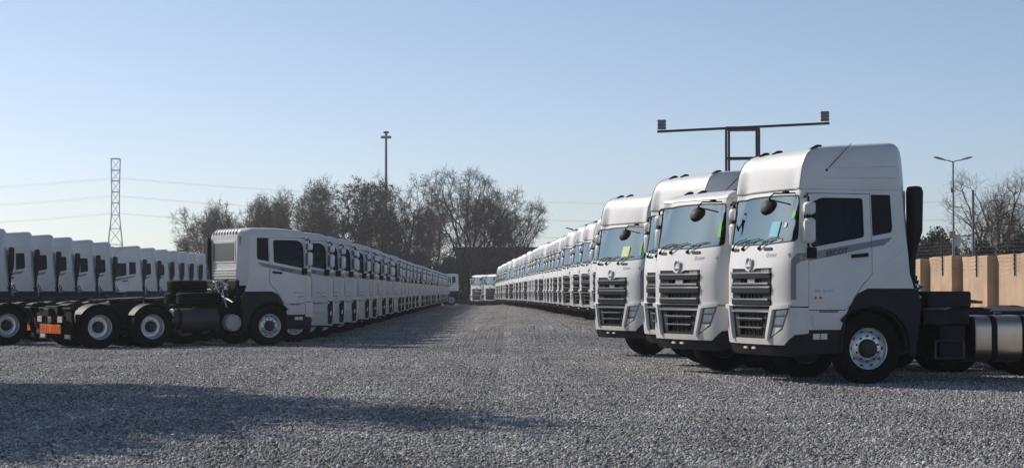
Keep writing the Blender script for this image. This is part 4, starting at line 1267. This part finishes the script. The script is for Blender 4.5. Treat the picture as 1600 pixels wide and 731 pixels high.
for a, dz in ((-3.98, -.04), (3.98, .22)):
    fl = None
    for k in range(3):
        mb = MB(); mb.box(a - .20, a + .20, -.10, .10, TZ + dz + .04 + k * .165, TZ + dz + .19 + k * .165, .02)
        for q in range(3): mb.box(a - .21, a + .21, .08, .14, TZ + dz + .06 + k * .165 + q * .04, TZ + dz + .075 + k * .165 + q * .04, .003)
        obj('floodlight', mb.mesh('floodlight', M['lampgrey']), gt)
# high mast behind the trees
mx_, my_ = -197 / 3210 * 300, 300.0
s3 = 3210 / 300
zt = CAM_H + (454 - 206) / s3
hm = thing('high_mast', 'tall reddish floodlight mast rising above the trees', 'light mast', (mx_, my_, 0))
mb = MB(); mb.tube([(0, 0, 0), (0, 0, zt)], .26, 10, .17); obj('pole', mb.mesh('pole', mat('mast_paint', (.20, .12, .12), .6)), hm)
mb = MB(); mb.lathe([(.2, zt - .1), (.42, zt - .1), (.42, zt + .05), (.1, zt + .1)], 12, (0, 0, 0), 'z'); mb.box(-.36, .36, -.08, .08, zt - .25, zt - .1, .02); obj('mast_head', mb.mesh('mast_head', M['rust']), hm)
for k in range(8):
    t = 2 * math.pi * k / 8 + .2
    c_, s_ = math.cos(t), math.sin(t)
    mb = MB(); mb.tube([(c_ * .1, s_ * .1, zt - .75), (c_ * .45, s_ * .45, zt - .78)], .05, 5); mb.box(c_ * .6 - .16, c_ * .6 + .16, s_ * .6 - .16, s_ * .6 + .16, zt - .95, zt - .60, .04)
    obj('mast_lamp', mb.mesh('mast_lamp', M['lampgrey']), hm)
# small lamp seen just above the far roofs
lx_, ly_ = 100 / 3210 * 195, 195.0
sl2 = thing('street_lamp', 'small distant street lamp peeking over the high-roof row', 'street lamp', (lx_, ly_, 0))
zt = CAM_H + (454 - 361) / (3210 / 195)
mb = MB(); mb.tube([(0, 0, 0), (0, 0, zt)], .07, 6, .05); obj('pole', mb.mesh('pole', M['lampgrey']), sl2)
mb = MB(); mb.tube([(0, 0, zt), (-.4, 0, zt + .15)], .05, 6); mb.loft([[(-.3, -.1, zt + .1), (-.3, .1, zt + .1), (-.3, .1, zt + .22), (-.3, -.1, zt + .22)], [(-.95, -.12, zt + .25), (-.95, .12, zt + .25), (-.95, .08, zt + .36), (-.95, -.08, zt + .36)]]); obj('lamp_head', mb.mesh('lamp_head', M['lampgrey']), sl2)

# ------------------------------------------------------------------ pylon and its lines
PZ = 600.0; ps = 3210 / PZ
pxx = (180 - 800) / ps
def pz(ypx): return CAM_H + (454 - ypx) / ps
M['pylon'] = mat('pylon_steel', (.36, .36, .38), .6, metal=.3)
py = thing('lattice_pylon', 'slim grey lattice power pylon on the skyline', 'pylon', (pxx, PZ, 0), R(8))
HT = pz(248)
def halfw(z):
    return float(np.interp(z, [0, pz(382), pz(336), pz(300), HT], [2.9, 2.05, 1.15, 1.1, 1.3]))
lv = [0, 6, 11, pz(382), 19.5, pz(336), 27, 30.2, 33.4, 36.5, HT]
for a in (-1, 1):
    for b in (-1, 1):
        mb = MB(); mb.tube([(a * halfw(z), b * halfw(z), z) for z in lv], .10, 4); obj('leg', mb.mesh('leg', M['pylon']), py)
mb = MB()
for i in range(len(lv) - 1):
    z0, z1 = lv[i], lv[i + 1]; w0, w1 = halfw(z0), halfw(z1)
    for b in (-1, 1):
        mb.tube([(-w0, b * w0, z0), (w1, b * w1, z1)], .045, 4); mb.tube([(w0, b * w0, z0), (-w1, b * w1, z1)], .045, 4)
        mb.tube([(b * w0, -w0, z0), (b * w1, w1, z1)], .045, 4); mb.tube([(b * w0, w0, z0), (b * w1, -w1, z1)], .045, 4)
        mb.tube([(-w1, b * w1, z1), (w1, b * w1, z1)], .07 if i < 5 else .12, 4)
obj('bracing', mb.mesh('bracing', M['pylon']), py)
M['cable'] = mat('power_cable', (.30, .31, .33), .6)
names = {278: 'uppermost', 306: 'middle', 333: 'lowest'}
for yp in (278, 306, 333):
    for side, far_x, sag in ((1, 2120, 42), (-1, -900, 26)):
        z0 = pz(yp)
        mb = MB()
        for off in (-1.0, 1.0):
            pts = []
            for k in range(33):
                t = k / 32; xp = 180 + (far_x - 180) * t
                yy_ = yp + sag * (1 - (2 * t - 1) ** 2)
                pts.append(((xp - 800) / ps, PZ + off * 3.0, pz(yy_)))
            mb.tube(pts, .022, 3)
        o = obj('power_line', mb.mesh('power_line', M['cable']))
        tag(o, '%s pair of power lines running %s the pylon' % (names[yp], 'over the trees from' if side > 0 else 'out of the picture beside'), 'power line', 'power lines hung from the pylon')

# ------------------------------------------------------------------ building at the end of the lane
M['brickdark'] = mat('dark_brown_brick', (.20, .125, .11), .9, var=.3, scale=3)
M['roofdark'] = mat('dark_roof', (.15, .10, .095), .8, var=.3)
M['winddark'] = mat('dark_window', (.02, .02, .025), .2)
bz = 218.0; bs = 3210 / bz
bl = thing('warehouse', 'long low dark brown warehouse behind the bare trees', 'building', (0, bz, 0))
topz = CAM_H + (454 - 386) / bs
x0, x1 = (712 - 800) / bs, (1010 - 800) / bs
mb = MB(); mb.box(x0, x1, 0, 14, 0, topz - .35, .03); obj('wall', mb.mesh('wall', M['brickdark']), bl)
mb = MB(); mb.box(x0 - .3, x1 + .3, -.4, 14.3, topz - .35, topz, .04); obj('roof', mb.mesh('roof', M['roofdark']), bl)
for k in range(6):
    xx = x0 + 1.6 + k * 3.4
    mb = MB(); mb.box(xx, xx + 1.6, -.04, .05, 2.6, 3.8, .01); w_ = obj('window', mb.mesh('window', M['winddark']), bl)
    mb = MB(); mb.box(xx - .08, xx + 1.68, -.10, -.003, 2.48, 2.6, .01); obj('sill', mb.mesh('sill', M['roofdark']), w_)

# ------------------------------------------------------------------ trees
M['bark'] = mat('winter_bark', (.085, .066, .056), .9, var=.35, scale=3)
M['twig'] = mat('winter_twig', (.125, .088, .060), .9)
M['leafo'] = mat('olive_leaf', (.11, .10, .04), .7, col2=(.075, .072, .032), scale=.8)
M['leafd'] = mat('dark_leaf', (.045, .058, .028), .7, col2=(.03, .04, .022), scale=.8)
M['leafb'] = mat('dry_leaf', (.15, .10, .05), .8, col2=(.10, .07, .04), scale=.8)
def tubes_mesh(name, segs, m, n=3):
    A = np.array([s[0] for s in segs], float); B = np.array([s[1] for s in segs], float)
    ra_ = np.array([s[2] for s in segs]); rb_ = np.array([s[3] for s in segs])
    d = B - A; L_ = np.linalg.norm(d, axis=1, keepdims=True); d /= np.maximum(L_, 1e-6)
    up = np.where(np.abs(d[:, 2:3]) < .9, np.array([[0, 0, 1.]]), np.array([[1., 0, 0]]))
    s_ = np.cross(d, up); s_ /= np.linalg.norm(s_, axis=1, keepdims=True); t_ = np.cross(s_, d)
    V = []
    for P_, r_ in ((A, ra_), (B, rb_)):
        for k in range(n):
            a = 2 * math.pi * k / n
            V.append(P_ + (s_ * math.cos(a) + t_ * math.sin(a)) * r_[:, None])
    V = np.stack(V, 1).reshape(-1, 3)
    q = np.array([(k, (k + 1) % n, n + (k + 1) % n, n + k) for k in range(n)])
    F = (q[None] + (np.arange(len(segs)) * 2 * n)[:, None, None]).reshape(-1, 4)
    me = bpy.data.meshes.new(name)
    me.vertices.add(len(V)); me.vertices.foreach_set('co', V.ravel())
    me.loops.add(F.size); me.loops.foreach_set('vertex_index', F.ravel().astype(np.int32))
    me.polygons.add(len(F)); me.polygons.foreach_set('loop_start', np.arange(0, F.size, 4, dtype=np.int32))
    me.polygons.foreach_set('use_smooth', [True] * len(F))
    me.update(calc_edges=True); me.materials.append(m)
    return me
def leaf_mesh(name, pts, size, m, rs):
    pts = np.asarray(pts); n = len(pts)
    a = rs.normal(size=(n, 3)); a /= np.linalg.norm(a, axis=1, keepdims=True)
    b = np.cross(a, rs.normal(size=(n, 3))); b /= np.linalg.norm(b, axis=1, keepdims=True)
    s = size * rs.uniform(.6, 1.4, (n, 1))
    V = np.stack([pts - a * s, pts + b * s * .55, pts + a * s, pts - b * s * .55], 1).reshape(-1, 3)
    F = np.arange(4 * n)
    me = bpy.data.meshes.new(name)
    me.vertices.add(len(V)); me.vertices.foreach_set('co', V.ravel())
    me.loops.add(len(F)); me.loops.foreach_set('vertex_index', F.astype(np.int32))
    me.polygons.add(n); me.polygons.foreach_set('loop_start', np.arange(0, 4 * n, 4, dtype=np.int32))
    me.update(calc_edges=True); me.materials.append(m)
    return me
def crown_tree(seed, H, w, low=.22, ntips=900, twig=.011, lumps=9, twigs=6, zr=(.28, .86)):
    """limbs forking again and again towards points that fill an uneven crown, then fine twigs at every end"""
    r = np.random.default_rng(seed)
    c = np.array([[r.normal() * .5, r.normal() * .5, r.uniform(*zr)] for _ in range(lumps)])
    c[:, :2] *= np.clip(1.25 - np.abs(c[:, 2:3] - .55) * 1.0, .55, 1)
    rad = r.uniform(.26, .42, lumps)
    pts = []
    while len(pts) < ntips:
        k = r.integers(lumps); d = r.normal(size=3); d /= np.linalg.norm(d)
        p = c[k] + d * rad[k] * r.uniform(.35, 1) ** .5 * np.array([1, 1, .62])
        if p[2] > low: pts.append(p)
    pts = np.array(pts)
    pts[:, :2] -= pts[:, :2].mean(0) * .7
    zs_ = np.percentile(pts[:, 2], 99); rx = np.percentile(np.hypot(pts[:, 0], pts[:, 1]), 94)
    pts *= np.array([w / rx, w / rx, (H - .5) / zs_])
    T, N, tips = [], [], []
    def seg(a, b, ra, rb, n):
        m_ = (a + b) / 2 + r.normal(size=3) * np.linalg.norm(b - a) * .07
        L_ = T if n > 14 else N
        L_.append((a, m_, ra, (ra + rb) / 2)); L_.append((m_, b, (ra + rb) / 2, rb))
    def rad_(n): return max(twig, .0125 * n ** .46)
    def rec(p, idx, ra, depth):
        n = len(idx); q = pts[idx]
        if n <= 2:
            for t in q:
                seg(p, t, min(ra, .03), twig, 1); tips.append(t)
                out = t - np.array([0, 0, H * .35]); out /= np.linalg.norm(out)
                for _ in range(twigs):
                    d = out * .5 + r.normal(size=3) * .6 + np.array([0, 0, .18]); d /= np.linalg.norm(d)
                    s0 = p + (t - p) * r.uniform(.45, 1.0); ln = r.uniform(.3, .85)
                    e1 = s0 + d * ln * .55; e2 = e1 + (d + r.normal(size=3) * .35) * ln * .45
                    N.append((s0, e1, twig, twig * .85)); N.append((e1, e2, twig * .85, twig * .6))
                    d2 = d + r.normal(size=3) * .7
                    N.append((e1, e1 + d2 * ln * .4, twig * .8, twig * .55))
            return
        ax = r.normal(size=3) * np.array([1, 1, .7]) + (q[:, :].std(0) * 3)[:] * r.choice([-1, 1], 3)
        pr = q @ ax; cut = np.percentile(pr, r.uniform(36, 64))
        for sub in (idx[pr <= cut], idx[pr > cut]):
            if len(sub) == 0: continue
            cen = pts[sub].mean(0)
            f = .30 if depth == 0 else (.42 if depth < 4 else .55)
            nxt = p + (cen - p) * f; nxt[2] = max(nxt[2], p[2] + (.15 if depth < 3 else -.3))
            rb = rad_(len(sub)); seg(p, nxt, min(ra, rb * 1.15), rb, len(sub)); rec(nxt, sub, rb, depth + 1)
    n_stem = r.integers(2, 4) if H > 6 else 2
    order = np.argsort(np.arctan2(pts[:, 1], pts[:, 0])); parts_ = np.array_split(order, n_stem)
    for g in parts_:
        cen = pts[g].mean(0); base = np.array([0, 0, -.05]); top = np.array([cen[0] * .16, cen[1] * .16, H * r.uniform(.10, .2)])
        rb = rad_(len(g)); T.append((base, top, rb * 1.3, rb)); rec(top, g, rb, 0)
    return T, N, tips
TREES = {}
def tree(name, label, px, topy, Z, halfpx, seed, group, ntips=900, leaf=None, nleaf=0, lsize=.10, low=.2):
    s = 3210 / Z
    H = CAM_H + (454 - topy) / s
    T, N, tips = crown_tree(seed, H, halfpx / s * 1.38, low, ntips, .0115 * Z / 210)
    t = thing(name, label, 'tree', ((px - 800) / s, Z, 0), 0, group)
    obj('trunk', tubes_mesh('trunk', T, M['bark'], 5), t)
    obj('crown', tubes_mesh('crown', N, M['twig'], 3), t)
    if leaf:
        rs = np.random.default_rng(seed)
        tp = np.array(tips); ii = rs.integers(0, len(tp), nleaf)
        pts_ = tp[ii] + rs.normal(size=(nleaf, 3)) * .22
        clump = np.sin(pts_[:, 0] * 1.3 + seed) + np.sin(pts_[:, 2] * 1.7) + np.sin(pts_[:, 1] * 1.1)
        pts_ = pts_[clump > -.5 + rs.normal(size=nleaf) * .5]
        obj('foliage', leaf_mesh('foliage', pts_, lsize, leaf, rs), t)
    return t
GT_ = 'bare winter trees behind the lane end'
tree('bare_tree', 'small bare tree farthest from the warehouse, nearest the pylon', 314, 333, 209, 34, 11, GT_, 420)
tree('bare_tree', 'spreading bare tree behind the cab of the chevron board truck', 358, 320, 214, 50, 12, GT_, 800)
tree('bare_tree', 'grey bare tree halfway between the smallest bare tree and the mast', 410, 306, 222, 54, 13, GT_, 900)
tree('bare_tree', 'hazy bare tree behind the gap beside the smallest bare tree', 338, 328, 232, 40, 23, GT_, 420)
tree('bare_tree', 'hazy brown tree behind the spreading bare one', 384, 314, 234, 46, 24, GT_, 480, M['leafb'], 2000, .085)
tree('bare_tree', 'thin brown tree leaning over the dry olive one', 448, 298, 228, 46, 22, GT_, 600, M['leafb'], 2500, .085)
tree('olive_tree', 'tree with thin dry olive leaves between bare neighbours', 484, 284, 211, 60, 14, GT_, 1000, M['leafo'], 8000, .10)
tree('bare_tree', 'brownish tree with a few dry leaves between the two olive ones', 532, 288, 220, 54, 15, GT_, 800, M['leafb'], 5000, .085)
tree('olive_tree', 'fuller olive green tree in front of the tall mast', 580, 281, 212, 60, 16, GT_, 1000, M['leafo'], 14000, .11)
tree('bare_tree', 'brown twiggy tree just past the tall mast', 630, 283, 218, 54, 17, GT_, 800, M['leafb'], 4000, .085)
tree('bare_tree', 'slender bare tree beside the biggest bare tree', 676, 286, 226, 48, 18, GT_, 700)
tree('bare_tree', 'biggest bare tree with round twiggy crown at the lane end', 738, 265, 210, 66, 19, GT_, 1300, low=.25)
tree('bare_tree', 'low spreading bare tree in front of the warehouse roof end', 796, 316, 212, 50, 21, GT_, 700)
GR_ = 'trees beyond the tan wall'
tree('bare_tree', 'bare spreading tree beyond the tan wall and poles', 1550, 264, 105, 62, 31, GR_, 420, low=.3)
tree('bare_tree', 'bare tree at the picture edge beyond the tan wall', 1618, 285, 112, 46, 32, GR_, 300, low=.3)
def bush(label, px, topy, Z, halfpx, seed, m, n, group, botz=0.0, name='evergreen_bush', lsize=.16, cat='bush'):
    s = 3210 / Z; rs = np.random.default_rng(seed)
    H = CAM_H + (454 - topy) / s; w = halfpx / s
    t = thing(name, label, cat, ((px - 800) / s, Z, 0), 0, group)
    rr = random.Random(seed); T = []; cs = []
    for k in range(14):
        a = rr.uniform(0, 6.28); q = rr.uniform(.1, .85)
        c = (math.cos(a) * w * q, math.sin(a) * w * q * .8, H * rr.uniform(.45, .86) * (1 - .25 * q))
        T.append(((0, 0, 0), (c[0] * .4, c[1] * .4, c[2] * .55), .09, .06)); T.append(((c[0] * .4, c[1] * .4, c[2] * .55), c, .06, .03)); cs.append(c)
    cs = np.array(cs); ii = rs.integers(0, len(cs), n)
    dirs = rs.normal(size=(n, 3)); dirs /= np.linalg.norm(dirs, axis=1, keepdims=True)
    rad = (rs.uniform(.15, 1, n) ** .5) * rs.uniform(.7, 1.1, n)
    pts_ = cs[ii] + dirs * rad[:, None] * np.array([w * .42, w * .42, H * .17])
    pts_[:, 2] = np.clip(pts_[:, 2], botz + .1, H)
    obj('trunk', tubes_mesh('trunk', T, M['bark'], 5), t)
    obj('crown', leaf_mesh('crown', pts_, lsize, m, rs), t)
    return t
bush('dense dark evergreen tree beyond the wall behind the street lamp', 1462, 344, 108, 46, 41, M['leafd'], 16000, GR_, name='evergreen_tree', lsize=.07, cat='tree')
bush('low dark bush beyond the wall under the bare tree', 1530, 362, 100, 48, 42, M['leafd'], 14000, GR_, lsize=.065)
bush('low dark bush beyond the wall at the picture edge', 1598, 356, 98, 46, 43, M['leafd'], 14000, GR_, lsize=.065)
GU = 'dark shrubs under the bare trees'
for k, (px, ty, hw) in enumerate(((500, 378, 36), (548, 384, 38), (598, 386, 38), (648, 388, 34), (694, 392, 32), (722, 396, 30), (768, 406, 34))):
    bush('dark shrub under the trees, %s from the chevron board truck' % ordinal(k + 1), px, ty, 207 + 2 * (k % 3), hw, 50 + k, M['leafd'], 6000, GU, name='dark_shrub', lsize=.13, cat='shrub')
bush('small dark evergreen beside the smallest bare tree', 287, 372, 208, 12, 61, M['leafd'], 1500, GU, name='evergreen_tree', lsize=.16, cat='tree')
bush('tiny dark treetop showing over the high-roof cabs near the pylon', 256, 383, 230, 9, 62, M['leafd'], 800, GU, name='evergreen_tree', lsize=.16, cat='tree')

# broad leafy tree just outside the picture: its shade lies over the gravel in front
def shade_tree(x, y, H, w, seed, n, label):
    T, N, tips = crown_tree(seed, H, w, .62, 800, .012, 16, 3, (.74, .90))
    t = thing('shade_tree', label, 'tree', (x, y, 0), 0, 'leafy trees shading the near gravel')
    obj('trunk', tubes_mesh('trunk', T, M['bark'], 5), t); obj('crown', tubes_mesh('crown', N, M['twig'], 3), t)
    rs = np.random.default_rng(seed); tp = np.array(tips); ii = rs.integers(0, len(tp), n)
    pts_ = tp[ii] + rs.normal(size=(n, 3)) * .42
    pts_ = pts_[np.hypot(pts_[:, 0], pts_[:, 1]) < w * 1.0]
    obj('foliage', leaf_mesh('foliage', pts_, .15, M['leafd'], rs), t)
shade_tree(-18.2, 31.0, 9.6, 7.7, 71, 80000, 'broad leafy tree whose shade forms the pointed tip on the gravel')
shade_tree(-17.6, 25.2, 9.0, 6.2, 72, 60000, 'leafy tree nearest the camera whose shade covers the picture corner')

# ------------------------------------------------------------------ thin dusty air over the yard
hm_ = bpy.data.materials.new('dusty_air'); hm_.use_nodes = True
hm_.node_tree.nodes.clear()
ho = hm_.node_tree.nodes.new('ShaderNodeOutputMaterial'); hv = hm_.node_tree.nodes.new('ShaderNodeVolumePrincipled')
hv.inputs['Color'].default_value = (.86, .90, .96, 1); hv.inputs['Density'].default_value = 0.00034; hv.inputs['Anisotropy'].default_value = .3
hm_.node_tree.links.new(hv.outputs[0], ho.inputs['Volume'])
mb = MB(); X0, X1, Y0, Y1, Z0, Z1 = -720, 720, -70, 970, -1.6, 47
mb.add([(x, y, z) for z in (Z0, Z1) for y in (Y0, Y1) for x in (X0, X1)], [(0, 2, 3, 1), (4, 5, 7, 6), (0, 1, 5, 4), (2, 6, 7, 3), (0, 4, 6, 2), (1, 3, 7, 5)])
hz_ = obj('haze', mb.mesh('haze', hm_, smooth=False)); tag(hz_, 'thin dusty haze hanging over the whole yard', 'haze', kind='stuff')
